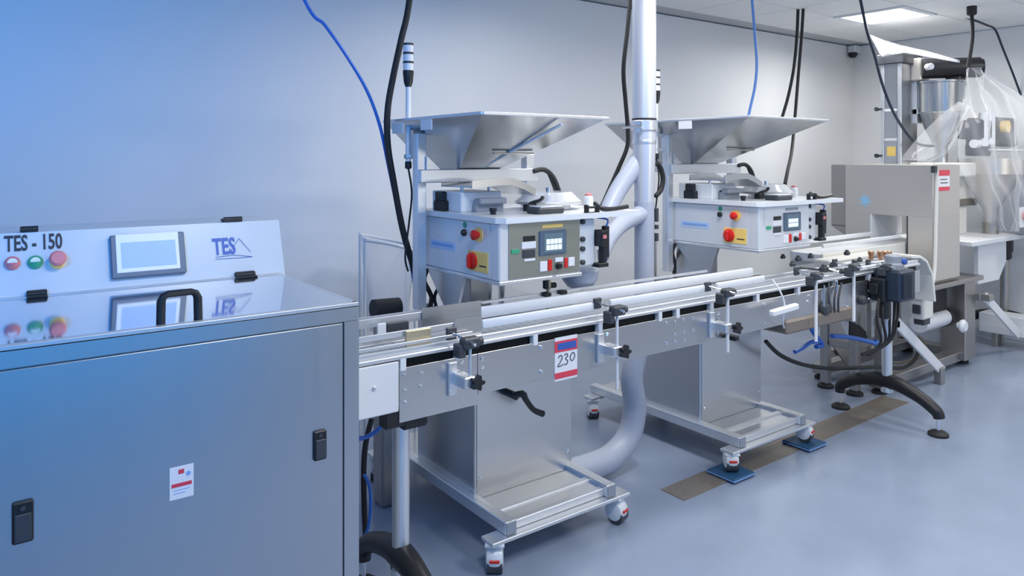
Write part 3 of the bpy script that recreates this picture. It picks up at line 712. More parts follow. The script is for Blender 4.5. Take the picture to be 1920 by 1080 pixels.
    shell(b, [[c+Vector((0.15*math.cos(a), 0.15*math.sin(a), 0.036)) for a in [2*math.pi*k/32 for k in range(32)]], [c+Vector((0.105*math.cos(a), 0.105*math.sin(a), 0.078)) for a in [2*math.pi*k/32 for k in range(32)]]], 0.003)
    t.p('clear_rim', b, M['clear'], None, 'clear plastic rim')
    b = BM(); lathe(b, c+Vector((0,0,0.036)), (0,0,1), [(0.03,0),(0.03,0.03),(0.012,0.034),(0.012,0.06)], 18); t.p('spindle', b, M['chrome'])
    b = BM()
    for dx in (-0.03, 0.03): box(b, bx+0.47+dx-0.008, bx+0.47+dx+0.008, 2.28, 2.30, zt-0.012, zt+0.034, 0.003)
    for dz in (-0.006, 0.018): box(b, bx+0.44, bx+0.50, 2.282, 2.298, zt+dz, zt+dz+0.009, 0.002)
    t.p('hose_clamp', b, M['black'])
    b = BM(); tube(b, [(bx+0.53, 2.34, zt+0.036), (bx+0.545, 2.31, zt+0.014), (bx+0.60, 2.30, zt+0.010), (bx+0.69, 2.30, zt+0.016)], [0.009,0.011,0.009,0.010], 10, 4); t.p('lever_handle', b, M['black'])
    b = BM(); lathe(b, (bx+0.66, 2.52, zt), (0,0,1), [(0.022,0),(0.022,0.05),(0.016,0.056)], 18); t.p('cup', b, M['paintw'])
    b = BM(); lathe(b, (bx+0.66, 2.52, zt+0.056), (0,0,1), [(0.016,0),(0.016,0.008),(0.008,0.012)], 14); t.p('cup_cap', b, M['pink'])
    # valve assembly at the right end of the box
    vx = bx+bw
    b = BM(); box(b, vx+0.004, vx+0.10, by0+0.02, by0+0.06, z0+0.02, z1-0.02, 0.004); t.p('valve_bracket', b, M['paintw'])
    for q in (0.16, 0.40, 0.57, 0.88):
        b = BM(); lathe(b, (vx+0.025, by0+0.02, z0+(z1-z0)*q), (0,-1,0), [(0.011,0),(0.011,0.012),(0.007,0.016)], 12); t.p('screw_knob', b, M['dark'])
    b = BM(); box(b, vx+0.10, vx+0.145, by0-0.02, by0+0.03, z0+0.10, z0+0.17, 0.004); box(b, vx+0.135, vx+0.16, by0-0.01, by0+0.02, z0+0.05, z0+0.185, 0.004)
    box(b, vx+0.09, vx+0.15, by0-0.015, by0+0.03, z0+0.012, z0+0.03, 0.003); box(b, vx+0.118, vx+0.142, by0-0.012, by0+0.02, z0+0.02, z0+0.11, 0.004); t.p('valve', b, M['black'])
    b = BM(); box(b, vx+0.108, vx+0.128, by0-0.024, by0-0.018, z0+0.135, z0+0.15); t.p('valve_tag', b, M['pink'])
    b = BM(); tube(b, [(vx+0.15, by0+0.005, z0+0.18), (vx+0.165, by0+0.01, z0+0.21), (vx+0.15, by0+0.06, z1-0.02)], 0.004, 8, 6); t.p('air_line', b, M['blue'])
    if P['crank']:
        c = Vector((vx+0.12, by0+0.14, z0))
        n = 24; ring = lambda r, z: [c+Vector((r*math.cos(2*math.pi*k/n), r*math.sin(2*math.pi*k/n), z)) for k in range(n)]
        b = BM(); shell(b, [ring(0.055, z1-z0-0.014), ring(0.075, 0.10), ring(0.085, -0.02)], 0.002); t.p('dust_hood', b, M['clear'], None, 'clear plastic dust hood')
        b = BM(); lathe(b, c, (0,0,1), [(0.02,-0.105),(0.055,-0.09),(0.078,-0.06),(0.086,-0.02),(0.08,-0.018)], 24); t.p('dust_cup', b, M['hose'], None, 'round grey cup under the hood')
    # hopper frame
    HX0, HX1, HY0, HY1, HZ, ox0, ox1, oy0, oy1, oz = hop
    pyy = P['posty']; bl, brx = P['beam']
    b = BM(); box(b, bl, bl+0.045, pyy, pyy+0.045, P['pbot'], HZ-0.06, 0.003); t.p('frame_post', b, M['alu'])
    b = BM(); box(b, brx-0.05, brx, pyy, pyy+0.045, z1+0.01, P['rtop'], 0.003); t.p('frame_post', b, M['alu'])
    b = BM(); box(b, bl, brx, pyy-0.03, pyy, oz-0.055, oz+0.002, 0.003); t.p('frame_beam', b, M['alu'])
    b = BM(); prism(b, [(bl+0.04, pyy-0.012, oz), (bl+0.11, pyy-0.012, oz), (bl+0.04, pyy-0.012, oz+0.06)], (0, 0.006, 0)); t.p('gusset', b, M['alu'])
    rim = [(HX0,HY0,HZ),(HX1,HY0,HZ),(HX1,HY1,HZ),(HX0,HY1,HZ)]
    low = [(ox0,oy0,oz),(ox1,oy0,oz),(ox1,oy1,oz),(ox0,oy1,oz)]
    b = BM(); shell(b, [low, rim], 0.004)
    hp = t.p('hopper', b, M['steelhop'], None, 'tapering sheet steel hopper', 20)
    b = BM()   # folded lip round the rim
    for i in range(4): bar(b, rim[i], rim[(i+1)%4], 0.014, 0.012, 0.002)
    t.p('hopper_lip', b, M['alu'], hp)
    b = BM(); box(b, ox0, ox1, oy0, oy1, oz-0.05, oz+0.001, 0.003); t.p('hopper_outlet', b, M['steel'], hp)
    # label tabs on the left rim
    b = BM(); obox(b, (HX0-0.003, 2.66, HZ-0.028), (0,1,0), (1,0,0), (0,0,1), 0.045, 0.003, 0.022, 0.001); t.p('hopper_tab', b, M['paper'], hp)
    b = BM(); obox(b, (HX0-0.003, 2.91, HZ-0.034), (0,1,0), (1,0,0), (0,0,1), 0.05, 0.003, 0.024, 0.001); t.p('hopper_tab', b, M['paper'], hp)
    if P['strut']:
        b = BM(); k0 = Vector((ox0+0.12, oy0-0.012, oz+0.012)); k1 = Vector((HX0+0.40, HY0+0.02, HZ-0.03)); tube(b, [k0, k1], 0.007, 10); t.p('hopper_strut', b, M['paintw'], hp, 'thin pale strut')
    b = BM(); m0 = 0.36; yb = HY0+(oy0-HY0)*(1-m0)-0.012; zb = oz+(HZ-oz)*m0-0.006
    xa, xb = ox0+(HX0-ox0)*m0+0.16, ox1+(HX1-ox1)*m0-0.02
    bar(b, (xa-0.03, yb+0.004, zb), (xb, yb+0.004, zb), 0.010, 0.008, 0.002); t.p('hopper_rib', b, M['steeldark'], hp)
    # cable bundle at the right post
    b = BM(); tube(b, [(brx-0.03, pyy-0.03, oz-0.01), (brx+0.03, pyy-0.04, oz-0.005), (brx+0.08, pyy-0.05, oz-0.05), (brx+0.12, pyy-0.06, zt+0.03), (brx+0.13, pyy-0.09, zt+0.005)], 0.012, 10, 6)
    tube(b, [(brx+0.05, pyy-0.04, oz-0.015), (brx+0.085, pyy-0.05, oz-0.10), (brx+0.085, pyy-0.07, zt+0.005)], 0.008, 8, 6); t.p('cable_bundle', b, M['rubber'])
    # signal tower
    tx, ty_ = P['tower']
    b = BM(); cyl(b, (tx, ty_, HZ-0.20), (tx, ty_, 1.93), 0.0115, 12); tw = t.p('signal_tower', b, M['paintw'])
    b = BM(); lathe(b, (tx, ty_, 1.915), (0,0,1), [(0.013,0),(0.020,0.02),(0.024,0.06),(0.024,0.072)], 20); t.p('tower_socket', b, M['black'], tw)
    for k in range(3):
        b = BM(); cyl(b, (tx, ty_, 1.987+k*0.040), (tx, ty_, 2.018+k*0.040), 0.0225, 20); t.p('lamp_segment', b, M['lampw'], tw)
        b = BM(); cyl(b, (tx, ty_, 2.018+k*0.040), (tx, ty_, 2.027+k*0.040), 0.0235, 20); t.p('lamp_ring', b, M['black'], tw)
    b = BM(); lathe(b, (tx, ty_, HZ-0.215), (0,0,1), [(0.008,0),(0.015,0.004),(0.015,0.03),(0.012,0.034)], 14); t.p('tower_gland', b, M['black'], tw)
    b = BM(); tube(b, [(tx, ty_, HZ-0.21), (tx+0.012, ty_-0.01, HZ-0.32), (tx+0.004, ty_, HZ-0.45), (tx-0.01, ty_+0.01, HZ-0.6), (tx+0.01, ty_+0.02, 1.10)], 0.0045, 8, 6); t.p('tower_cable', b, M['rubber'], tw)
    b = BM(); box(b, tx-0.006, bl+0.02, ty_-0.012, ty_+0.012, HZ-0.09, HZ-0.065, 0.002); box(b, min(tx, bl)-0.006, max(tx, bl)+0.03, ty_-0.012, ty_+0.012, HZ-0.17, HZ-0.15, 0.002); box(b, bl+0.006, bl+0.036, min(pyy, ty_)+0.03, max(pyy, ty_)+0.02, HZ-0.165, HZ-0.065, 0.002); t.p('tower_mount', b, M['alu'], tw)
    if not P['crank']:
        b = BM(); tube(b, [at(u, v, y=2.83) for u, v in ((1231,306),(1239,316),(1243,336),(1239,356),(1229,368))], 0.014, 10, 6); t.p('cable_loop', b, M['rubber'])
    # loose cables under the box
    b = BM(); tube(b, [(bx+0.01, 2.86, z0-0.01), (bx+0.0, 2.88, z0-0.07), (bx+0.05, 2.9, z0-0.16), (bx+0.03, 2.92, z0-0.24)], 0.011, 8, 6)
    tube(b, [(bx+0.03, 2.86, z0-0.01), (bx+0.09, 2.86, z0-0.06), (bx+0.06, 2.89, z0-0.15), (bx+0.10, 2.92, z0-0.24)], 0.008, 8, 6); t.p('loose_cable', b, M['rubber'])
    return t

M['deck'] = mat('polished_deck', (0.72,0.73,0.76), 0.2, 1.0)
M['steelhop'] = noise_rough(mat('hopper_steel', (0.56,0.57,0.58), 0.25, 1.0), 25, (1,1,0.15), 0.18, 0.30, 0.02)
M['lampw'] = mat('frosted_lamp', (0.82,0.84,0.88), 0.35)
filler('nearer filling machine with olive front panel and black crank handle, left of the tall duct', 1.712, 1.640, 0.415,
       (1.528, 2.165, 2.25, 3.05, 1.768, 1.75, 1.967, 2.766, 3.03, 1.55),
       dict(crank=True, front='olive', board=0.33, posty=2.78, beam=(1.55, 2.19), pbot=0.95, rtop=1.62, strut=True, tower=(1.560, 2.88), pad=0.0))
filler('farther filling machine with steel front panel, right of the tall duct, wheels on blue pads', 3.170, 3.285, 0.46,
       (3.14, 3.85, 2.25, 3.29, 1.81, 3.42, 3.64, 2.84, 3.20, 1.566),
       dict(crank=False, front='boxsteel', board=0.30, posty=2.86, beam=(3.225, 3.86), pbot=0.95, rtop=1.64, strut=False, tower=(3.17, 2.90), pad=0.024))

# blue pads under the wheels of the second machine
for (px, py, l) in ((3.10, 2.345, 'blue foam pad under the front left wheel of the farther filling machine'), (3.755, 2.345, 'blue foam pad under the front right wheel of the farther filling machine')):
    b = BM(); box(b, px-0.085, px+0.085, py-0.095, py+0.075, 0.004, 0.023, 0.004)
    t = Thing('foam_pad', l, 'pad', (px, py, 0.004), 'blue pads under the wheels')
    t.p('pad', b, M['pad'])
    b = BM(); box(b, px-0.087, px+0.087, py-0.097, py-0.094, 0.012, 0.017); box(b, px-0.087, px-0.084, py-0.095, py+0.075, 0.012, 0.017); t.p('edge_strip', b, M['lblue'])

# small sensor head at the conveyor rear
c = at(1027, 530, y=2.40); t = Thing('sensor_head', 'small black sensor with brass fitting behind the conveyor under the nearer filling machine', 'sensor', (c.x, 2.40, 0.9))
b = BM(); box(b, c.x-0.022, c.x-0.004, 2.39, 2.41, c.z-0.025, c.z+0.025, 0.004); cyl(b, (c.x, 2.40, c.z-0.012), (c.x+0.04, 2.40, c.z-0.014), 0.012, 12); t.p('sensor_body', b, M['black'])
b = BM(); box(b, c.x-0.004, c.x+0.010, 2.388, 2.412, c.z-0.028, c.z+0.026, 0.003); cyl(b, (c.x, 2.40, 0.93), (c.x, 2.40, c.z-0.02), 0.007, 10); box(b, c.x-0.02, c.x+0.02, 2.360, 2.41, 0.88, 0.935, 0.004); t.p('sensor_mount', b, M['brass'])

# ------------------------------------------------------------------ dust duct
DX, DY = 2.86, 2.70
dd = Thing('dust_duct', 'tall vertical extraction duct with grey hose bending to the floor between the filling machines', 'duct', (DX, DY, 0))
zf = lambda v: at(1205, v, y=DY).z
def du(u): return at(u, 300, y=DY).x
rT = 0.062
b = BM(); lathe(b, (DX,DY,0), (0,0,1), [(rT,zf(232)),(rT,ROOM_H+0.012)], 36); dd.p('duct_pipe', b, M['ductsteel'] if 'ductsteel' in M else M['alu'])
b = BM(); lathe(b, (DX,DY,0), (0,0,1), [(rT*1.0,zf(246)),(rT*1.10,zf(244)),(rT*1.10,zf(227)),(rT*1.0,zf(225))], 36); dd.p('duct_collar', b, M['alu'])
b = BM(); lathe(b, (DX,DY,0), (0,0,1), [(rT*1.04,zf(226)),(rT*1.04,zf(222))], 36); dd.p('duct_seal', b, M['black'])
b = BM(); lathe(b, (DX,DY,0), (0,0,1), [(0.050,zf(380)),(0.054,zf(330)),(rT*0.98,zf(272)),(rT*0.98,zf(244))], 36); dd.p('duct_reducer', b, M['ductsteel'])
b = BM(); lathe(b, (DX,DY,0), (0,0,1), [(rT*1.0,zf(270)),(rT*1.02,zf(268)),(rT*1.02,zf(264)),(rT*1.0,zf(262))], 36); dd.p('duct_collar', b, M['alu'])
b = BM(); tube(b, [(DX,DY,zf(378)), (DX,DY,0.95), (DX-0.01,DY,0.7), (DX-0.09,DY,0.48), (DX-0.07,DY,0.30), (DX-0.12,DY-0.0,0.16), (DX-0.25,DY,0.085), (DX-0.42,DY,0.075), (DX-0.56,DY,0.08)], [0.052,0.052,0.055,0.058,0.060,0.062,0.064,0.064,0.064], 24, 8)
dd.p('duct_hose', b, M['hose'], None, 'smooth grey flexible hose')
br_ = dd.p('branch_pipe', tube(BM(), [(DX-0.01, DY+0.03, zf(300)), at(1160, 355, y=2.74), at(1138, 398, y=2.72)], [0.05,0.046,0.042], 20, 6), M['hose'])
b = BM(); tube(b, [(DX-0.02, DY, zf(400)), at(1165, 420, y=2.66), at(1140, 448, y=2.60), at(1126, 480, y=2.55)], [0.046,0.044,0.042,0.040], 20, 6)
dd.p('branch_pipe', b, M['hose'])
b = BM(); tube(b, [(DX-0.055, DY-0.03, zf(240)), (DX-0.075, DY-0.05, zf(238)), (DX-0.14, DY+0.02, zf(240))], 0.008, 8); box(b, DX-0.07, DX-0.04, DY-0.04, DY+0.0, zf(250), zf(228), 0.003)
dd.p('wall_clamp', b, M['chrome'])
b = BM()
for v0, v1 in ((392,418),(424,432),(440,455)):
    c = at(1228, (v0+v1)/2, y=DY+0.02); box(b, c.x-0.010, c.x+0.010, DY, DY+0.05, zf(v1), zf(v0), 0.003)
dd.p('cable_clip', b, M['dark'])
b = BM(); c = at(1228, 480, y=DY+0.05); cyl(b, (c.x, DY+0.05, 0.93), (c.x, DY+0.05, zf(450)), 0.009, 10); dd.p('support_rod', b, M['steeldark'])

# ------------------------------------------------------------------ hoses and cables from the ceiling
def hang(name, lab, pts, y, r, m, top=True, group=None):
    P3 = [at(u, v, y=(y if not isinstance(y, (list,tuple)) else y[i])) for i, (u, v) in enumerate(pts)]
    if top:
        a, q = P3[0], P3[1]; d = (a-q).normalized()
        k = (ROOM_H + 0.013 - a.z)/max(d.z, 0.35)
        P3 = [Vector((a.x+d.x*k*0.5, a.y+d.y*k*0.5, ROOM_H+0.013))] + P3
    b = BM(); tube(b, P3, r, 10, 8); return solo(name, b, M[m], lab, 'hose' if 'hose' in name else 'cable', group)
hang('air_hose', 'thin blue air hose sweeping down from the ceiling at left to the nearer filling machine', ((570,-2),(610,48),(650,105),(688,170),(712,235),(728,310),(745,390),(765,470),(782,560)), 2.98, 0.0075, 'blue')
hang('power_cable', 'thick black power cable hanging beside the blue hose at the nearer filling machine', ((768,-2),(752,75),(738,140),(727,205),(727,270),(738,340),(755,430),(775,500),(792,560)), 2.95, 0.0145, 'rubber')
hang('power_cable', 'black cable hanging along the left side of the tall duct', ((1181,-2),(1176,60),(1169,130),(1173,190),(1177,240),(1176,275),(1160,315),(1138,365),(1126,392)), 2.92, 0.012, 'rubber')
hang('air_hose', 'light blue air hose hanging from the ceiling behind the farther hopper', ((1410,-2),(1415,60),(1419,120),(1415,165),(1404,216),(1402,250)), 3.36, 0.010, 'bluel' if 'bluel' in M else 'blue')
hang('power_cable', 'left one of two black cables hanging behind the farther hopper', ((1497,-2),(1494,70),(1488,130),(1478,180),(1466,222),(1455,260)), 3.40, 0.012, 'rubber')
hang('power_cable', 'right one of two black cables behind the farther hopper, reaching down to the white board', ((1507,-2),(1503,70),(1497,140),(1491,215),(1485,280),(1477,320),(1472,345)), [3.36,3.36,3.36,3.34,3.2,2.95,2.88], 0.012, 'rubber')
hang('air_hose', 'dark blue air hose curving down in front of the tall steel tower', ((1613,-2),(1626,60),(1640,105),(1655,160),(1675,210),(1700,250),(1722,270),(1750,274)), [2.9,2.9,2.9,2.88,2.85,2.83,2.82,2.85], 0.0105, 'navy')
hang('power_cable', 'thin dark cable slung along the ceiling and down at the right edge', ((1665,-2),(1720,10),(1780,24),(1820,36),(1850,47),(1866,56),(1880,90),(1900,140),(1914,178)), [2.9,2.85,2.8,2.75,2.7,2.68,2.66,2.64,2.62], 0.009, 'navy', True)
c = at(1822, 12, z=ROOM_H)
dp = Thing('drop_socket', 'black ceiling socket with a short black cable dropping to the wrapped machine', 'socket', (c.x, c.y, ROOM_H-0.08))
b = BM(); lathe(b, (c.x, c.y, ROOM_H-0.07), (0,0,1), [(0.028,0),(0.036,0.01),(0.036,0.07),(0.045,0.071),(0.045,0.084)], 18); dp.p('socket_body', b, M['black'])
pe = at(1815, 126, x=c.x)
b = BM(); tube(b, [(c.x, c.y, ROOM_H-0.065), (c.x, c.y-0.005, ROOM_H-0.25), Vector((c.x, pe.y, pe.z))], 0.014, 10, 6); dp.p('drop_cable', b, M['rubber'])

# cables beside the cabinet at left
for nm, lab, pts, y, r, m in (('power_cable', 'black cable hanging behind the cabinet edge down to the floor at left', ((697,785),(686,830),(682,880),(683,950),(686,1010),(690,1050)), 2.66, 0.011, 'rubber'),
                            ('air_hose', 'short blue tube looped under the left end of the conveyor', ((726,785),(706,808),(685,820),(672,822)), 2.48, 0.008, 'blue'),
                            ('air_hose', 'blue tube following the black cable behind the cabinet edge', ((683,890),(692,910),(695,945),(691,985),(684,1005)), 2.61, 0.006, 'blue')):
    b = BM(); tube(b, [at(u, v, y=y) for u, v in pts], r, 10, 6); solo(nm, b, M[m], lab, 'hose' if nm == 'air_hose' else 'cable')
b = BM(); g = [at(u, v, y=2.46) for u, v in ((1436,640),(1462,665),(1500,682),(1545,690),(1590,690),(1650,688),(1690,690),(1712,678),(1722,660))]
tube(b, g, 0.012, 10, 6); solo('power_cable', b, M['rubber'], 'black cable sagging above the floor from the farther filling machine column', 'cable')
b = BM(); tube(b, [at(u, v, y=2.40) for u, v in ((1540,640),(1520,642),(1505,652),(1490,660))], 0.012, 8, 6); tube(b, [at(u, v, y=2.40) for u, v in ((1518,610),(1530,630),(1542,646),(1530,650))], 0.014, 8, 6)
solo('air_hose', b, M['blue'], 'bunch of bright blue air tubes hanging under the conveyor outfeed, left of the dark flap', 'hose')
b = BM(); tube(b, [at(u, v, y=2.42) for u, v in ((1560,630),(1590,632),(1628,640),(1655,648),(1640,640))], 0.014, 8, 6)
solo('air_hose', b, M['blue'], 'straight bundle of blue air tubes between the legs under the conveyor outfeed', 'hose')

# clear bag hanging on a frame behind the conveyor at left
bg_ = Thing('clear_bag', 'clear plastic bag hanging from a pale rim behind the conveyor at left', 'bag', (1.6, 3.75, 0))
BYY = 3.58
b = BM(); r0 = [at(u, v, y=BYY) for u, v in ((684,450),(735,458),(778,470))]; r1 = [p + Vector((0.12, 0.32, 0.0)) for p in r0]
tube(b, r0, 0.010, 10, 4); tube(b, [r0[-1], r1[-1], r1[0], r0[0]], 0.010, 10); 
for p in (r0[0], r0[-1], r1[0], r1[-1]): cyl(b, (p.x, p.y, 0.0), p, 0.007, 10)
bg_.p('bag_frame', b, M['paintw'])
rb = random.Random(5); b = BM(); n = 28; rings = []
loop = []
cor = [r0[0], r0[-1], r1[-1], r1[0]]
for k in range(n):
    f = k/n*4; i = int(f); loop.append(cor[i].lerp(cor[(i+1)%4], f-i))
cen = sum(loop, Vector())/n
for j in range(9):
    h = j/8; row = []
    for k, p in enumerate(loop):
        q = cen.lerp(p, 1-0.28*h + 0.05*math.sin(k*1.9+j*0.8)*h + rb.uniform(-0.02,0.02)*h); q = Vector((q.x, q.y, p.z - 0.50*h)); row.append(b.verts.new(q))
    rings.append(row)
for a_, d_ in zip(rings, rings[1:]):
    for k in range(n): b.faces.new((a_[k], a_[(k+1)%n], d_[(k+1)%n], d_[k]))
b.faces.new(rings[-1])
bg_.p('bag_film', b, M['bag'], None, 'crumpled clear film', 180)
c = at(722, 577, y=3.1); t = Thing('motor_unit', 'black rounded motor unit behind the left end of the conveyor', 'motor', (c.x, 3.1, 0))
b = BM(); tube(b, [(c.x-0.06, 3.1, c.z), (c.x+0.07, 3.1, c.z-0.005)], 0.045, 20); t.p('motor_body', b, M['rubber'])
b = BM(); box(b, c.x-0.04, c.x+0.05, 3.05, 3.15, 0.0, c.z-0.03, 0.01); t.p('motor_stand', b, M['steeldark'])

# ------------------------------------------------------------------ outfeed conveyor behind the main one
oc = Thing('outfeed_conveyor', 'white transfer conveyor running through the opening of the steel detector', 'conveyor', (5.2, 2.73, 0))
b = BM(); box(b, 4.42, 6.1, 2.615, 2.635, 0.88, 0.985, 0.004); oc.p('side_panel', b, M['cream'])
b = BM(); box(b, 4.42, 6.1, 2.835, 2.855, 0.88, 0.985, 0.004); oc.p('side_panel', b, M['cream'])
b = BM(); box(b, 4.42, 6.1, 2.635, 2.835, 0.93, 0.978); oc.p('belt', b, M['white'])
b = BM(); box(b, 4.44, 5.45, 2.625, 2.640, 1.02, 1.045, 0.004); oc.p('guide_rail', b, M['white'])
b = BM(); box(b, 4.44, 5.45, 2.830, 2.845, 1.02, 1.05, 0.004); oc.p('guide_rail', b, M['white'])
b = BM(); box(b, 4.3, 4.95, 2.50, 2.61, 0.90, 0.965, 0.008); oc.p('transfer_plate', b, M['cream'])
for x in (4.83, 6.0):
    for y in (2.63, 2.84):
        if x > 5: continue
        b = BM(); box(b, x-0.028, x+0.028, y-0.028, y+0.028, 0.03, 0.88, 0.004); lg = oc.p('leg', b, M['steeldark'])
        b = BM(); lathe(b, (x, y, 0), (0,0,1), [(0.055,0),(0.055,0.016),(0.02,0.034)], 20); oc.p('foot_pad', b, M['rubber'], lg)
b = BM(); box(b, 4.86, 5.6, 2.82, 2.86, 0.20, 0.25, 0.004); box(b, 4.815, 4.845, 2.66, 2.81, 0.30, 0.35, 0.004); oc.p('cross_beam', b, M['steeldark'])
b = BM(); prism(b, [at(u, v, y=2.80) for u, v in ((1556,596),(1572,596),(1614,682),(1592,690),(1556,640))], (0, 0.012, 0)); oc.p('brace_plate', b, M['steeldark'])
b = BM(); prism(b, [at(u, v, y=2.50) for u, v in ((1595,603),(1612,610),(1624,622),(1626,636),(1594,636))], (0, 0.012, 0)); oc.p('dark_flap', b, M['matt_black'], None, 'black rubber flap')
b = BM(); box(b, at(1594,600,y=2.51).x, at(1598,600,y=2.51).x, 2.50, 2.63, 0.55, 0.92, 0.003); oc.p('flap_hanger', b, M['steeldark'])
# coiled leads on the floor below
b = BM(); tube(b, [at(u, v, y=2.70) for u, v in ((1640,690),(1680,690),(1715,675),(1735,650),(1722,630))], 0.010, 8, 6); tube(b, [at(u, v, y=2.78) for u, v in ((1640,672),(1690,680),(1722,665),(1728,645))], 0.009, 8, 6)
solo('loose_cable', b, M['brassy'] if 'brassy' in M else mat('tan_lead', (0.30,0.27,0.20), 0.5), 'tan loose cable loops under the steel detector near the floor', 'cable')

# ------------------------------------------------------------------ metal detector
DX0, DX1, DY0, DY1, DZ0, DZ1 = 5.5, 5.926, 2.419, 3.07, 0.72, 1.555
md = Thing('metal_detector', 'square stainless detector arch with opening and red tag, on a thick steel post', 'machine', (5.75, 2.65, 0))
b = BM()
box(b, DX0, DX1, DY0, DY1, 1.176, DZ1, 0.006); box(b, DX0, DX1, DY0, DY1, DZ0, 0.86, 0.006)
box(b, DX0, DX1, DY0, 2.60, 0.85, 1.186, 0.006); box(b, DX0, DX1, 2.87, DY1, 0.85, 1.186, 0.006)
hd = md.p('detector_head', b, M['steelw'] if 'steelw' in M else M['steel'])
b = BM(); box(b, DX0+0.002, DX1-0.002, 2.598, 2.606, 0.88, 1.18); md.p('opening_liner', b, M['dark'], hd)
b = BM(); box(b, DX0+0.002, DX1-0.002, 2.864, 2.872, 0.88, 1.18); md.p('opening_liner', b, M['white'], hd)
b = BM(); box(b, 5.62, 5.9, 3.075, 3.26, 1.06, 1.55, 0.006); prism(b, [(5.62,3.075,1.06),(5.62,3.26,1.06),(5.62,3.075,0.95)], (0.28,0,0)); md.p('side_box', b, M['steeldark'])
a, d = at(1759, 322, y=DY0), at(1780, 356, y=DY0)
b = BM(); box(b, a.x, d.x, DY0-0.002, DY0, d.z, a.z); md.p('asset_tag', b, M['paper'], hd, 'white tag with red ends')
b = BM(); box(b, a.x, d.x, DY0-0.003, DY0-0.001, a.z-0.03, a.z+0.012); box(b, a.x, d.x, DY0-0.003, DY0-0.001, d.z-0.004, d.z+0.025); md.p('asset_tag', b, M['mag'], hd, 'red bands of the tag')
b = BM(); box(b, a.x+0.03, d.x-0.03, DY0-0.003, DY0-0.001, d.z+0.05, d.z+0.056); box(b, a.x+0.03, d.x-0.04, DY0-0.003, DY0-0.001, d.z+0.075, d.z+0.081); md.p('asset_tag', b, M['ink'], hd, 'dark print of the tag')
c = at(1622, 376, x=DX0); b = BM()
pts = []
for k in range(12):
    aa = k*math.pi/6+0.3; q = 0.056 if k % 2 == 0 else 0.024; pts.append((DX0-0.002, c.y+q*math.cos(aa), c.z+q*math.sin(aa)))
prism(b, pts, (0.002, 0, 0))
md.p('star_label', b, mat('sky_print', (0.30,0.58,0.85), 0.45), hd, 'pale blue star shaped label')
b = BM(); tube(b, [at(1757,318,y=DY0-0.015), at(1755,420,y=DY0-0.015), at(1752,510,y=DY0-0.015), at(1744,545,y=DY0-0.02), at(1735,562,y=DY0-0.03)], 0.012, 10, 6); md.p('conduit', b, M['cream'], hd)
b = BM(); c = at(1750, 316, y=DY0-0.01); box(b, c.x-0.02, c.x+0.02, DY0-0.03, DY0, c.z-0.03, c.z+0.02, 0.004); md.p('conduit_gland', b, M['dark'], hd)
b = BM(); box(b, 5.45, 6.3, 2.40, 3.05, 0.665, 0.70, 0.006); box(b, 5.5, 5.92, 2.45, 3.05, 0.70, 0.722); md.p('shelf_plate', b, M['steeldark'])
b = BM(); box(b, 6.12, 6.30, 2.46, 2.64, 0.05, 0.67, 0.006); po = md.p('post', b, M['steeldark'])
b = BM(); c = at(1798, 610, y=2.45); lathe(b, (c.x, 2.46, c.z), (0,-1,0), [(0.022,0),(0.022,0.02),(0.045,0.024),(0.05,0.04),(0.035,0.06)], 18); md.p('knob', b, M['paintw'], po)
b = BM(); box(b, 4.95, 6.32, 2.50, 2.60, 0.04, 0.11, 0.006); box(b, 4.95, 6.32, 2.92, 3.02, 0.04, 0.11, 0.006); box(b, 6.22, 6.32, 2.5, 3.02, 0.04, 0.11, 0.006); md.p('base_beam', b, M['steeldark'])
b = BM(); box(b, 5.55, 5.63, 2.93, 3.01, 0.10, 0.67, 0.006); md.p('post', b, M['steeldark'])
for x in (5.0, 6.27):
    for y in (2.55, 2.97):
        b = BM(); lathe(b, (x, y, 0), (0,0,1), [(0.05,0),(0.05,0.018),(0.02,0.03),(0.02,0.045)], 18); md.p('foot_pad', b, M['rubber'])
bA = BM(); bar(bA, (4.91, 2.40, 0.53), (5.605, 2.40, 0.075), 0.02, 0.075, 0.004); bb = md.p('slanted_bar', bA, M['white'], None, 'white slanted bar')
bA = BM(); bar(bA, (6.32, 2.40, 0.53), (6.975, 2.40, 0.143), 0.02, 0.075, 0.004); md.p('slanted_bar', bA, M['white'], None, 'white slanted bar')
b = BM(); box(b, 5.52, 5.58, 2.375, 2.425, 0.0, 0.12, 0.004); md.p('leg', b, M['steeldark'])
b = BM(); box(b, 6.30, 6.38, 2.36, 2.44, 0.50, 0.55, 0.004); box(b, 6.28, 6.32, 2.42, 2.50, 0.50, 0.55, 0.004); md.p('bar_bracket', b, M['steeldark'])
b = BM(); box(b, 4.88, 4.96, 2.39, 2.53, 0.48, 0.53, 0.004); box(b, 4.95, 5.0, 2.5, 2.56, 0.10, 0.53, 0.004); md.p('bar_bracket', b, M['steeldark'])
c0, c1 = at(1722, 607, y=2.58), at(1768, 607, y=2.58)
b = BM(); cyl(b, (c0.x, 2.58, c0.z), (c1.x, 2.58, c0.z), 0.065, 24); md.p('drive_motor', b, M['white'], None, 'pale drive motor')
b = BM(); cyl(b, (c1.x, 2.58, c0.z), (c1.x+0.03, 2.58, c0.z), 0.072, 24); box(b, c0.x, c1.x, 2.55, 2.61, c0.z+0.06, 0.67, 0.004); md.p('motor_cap', b, M['rubber'])
c = at(1730, 580, y=2.35); jb = Thing('junction_box', 'cream junction box with dark base under the steel detector', 'electrical box', (c.x, 2.35, c.z-0.1))
b = BM(); box(b, c.x-0.07, c.x+0.07, 2.31, 2.40, c.z-0.06, c.z+0.085, 0.01); jb.p('box_body', b, M['cream'])
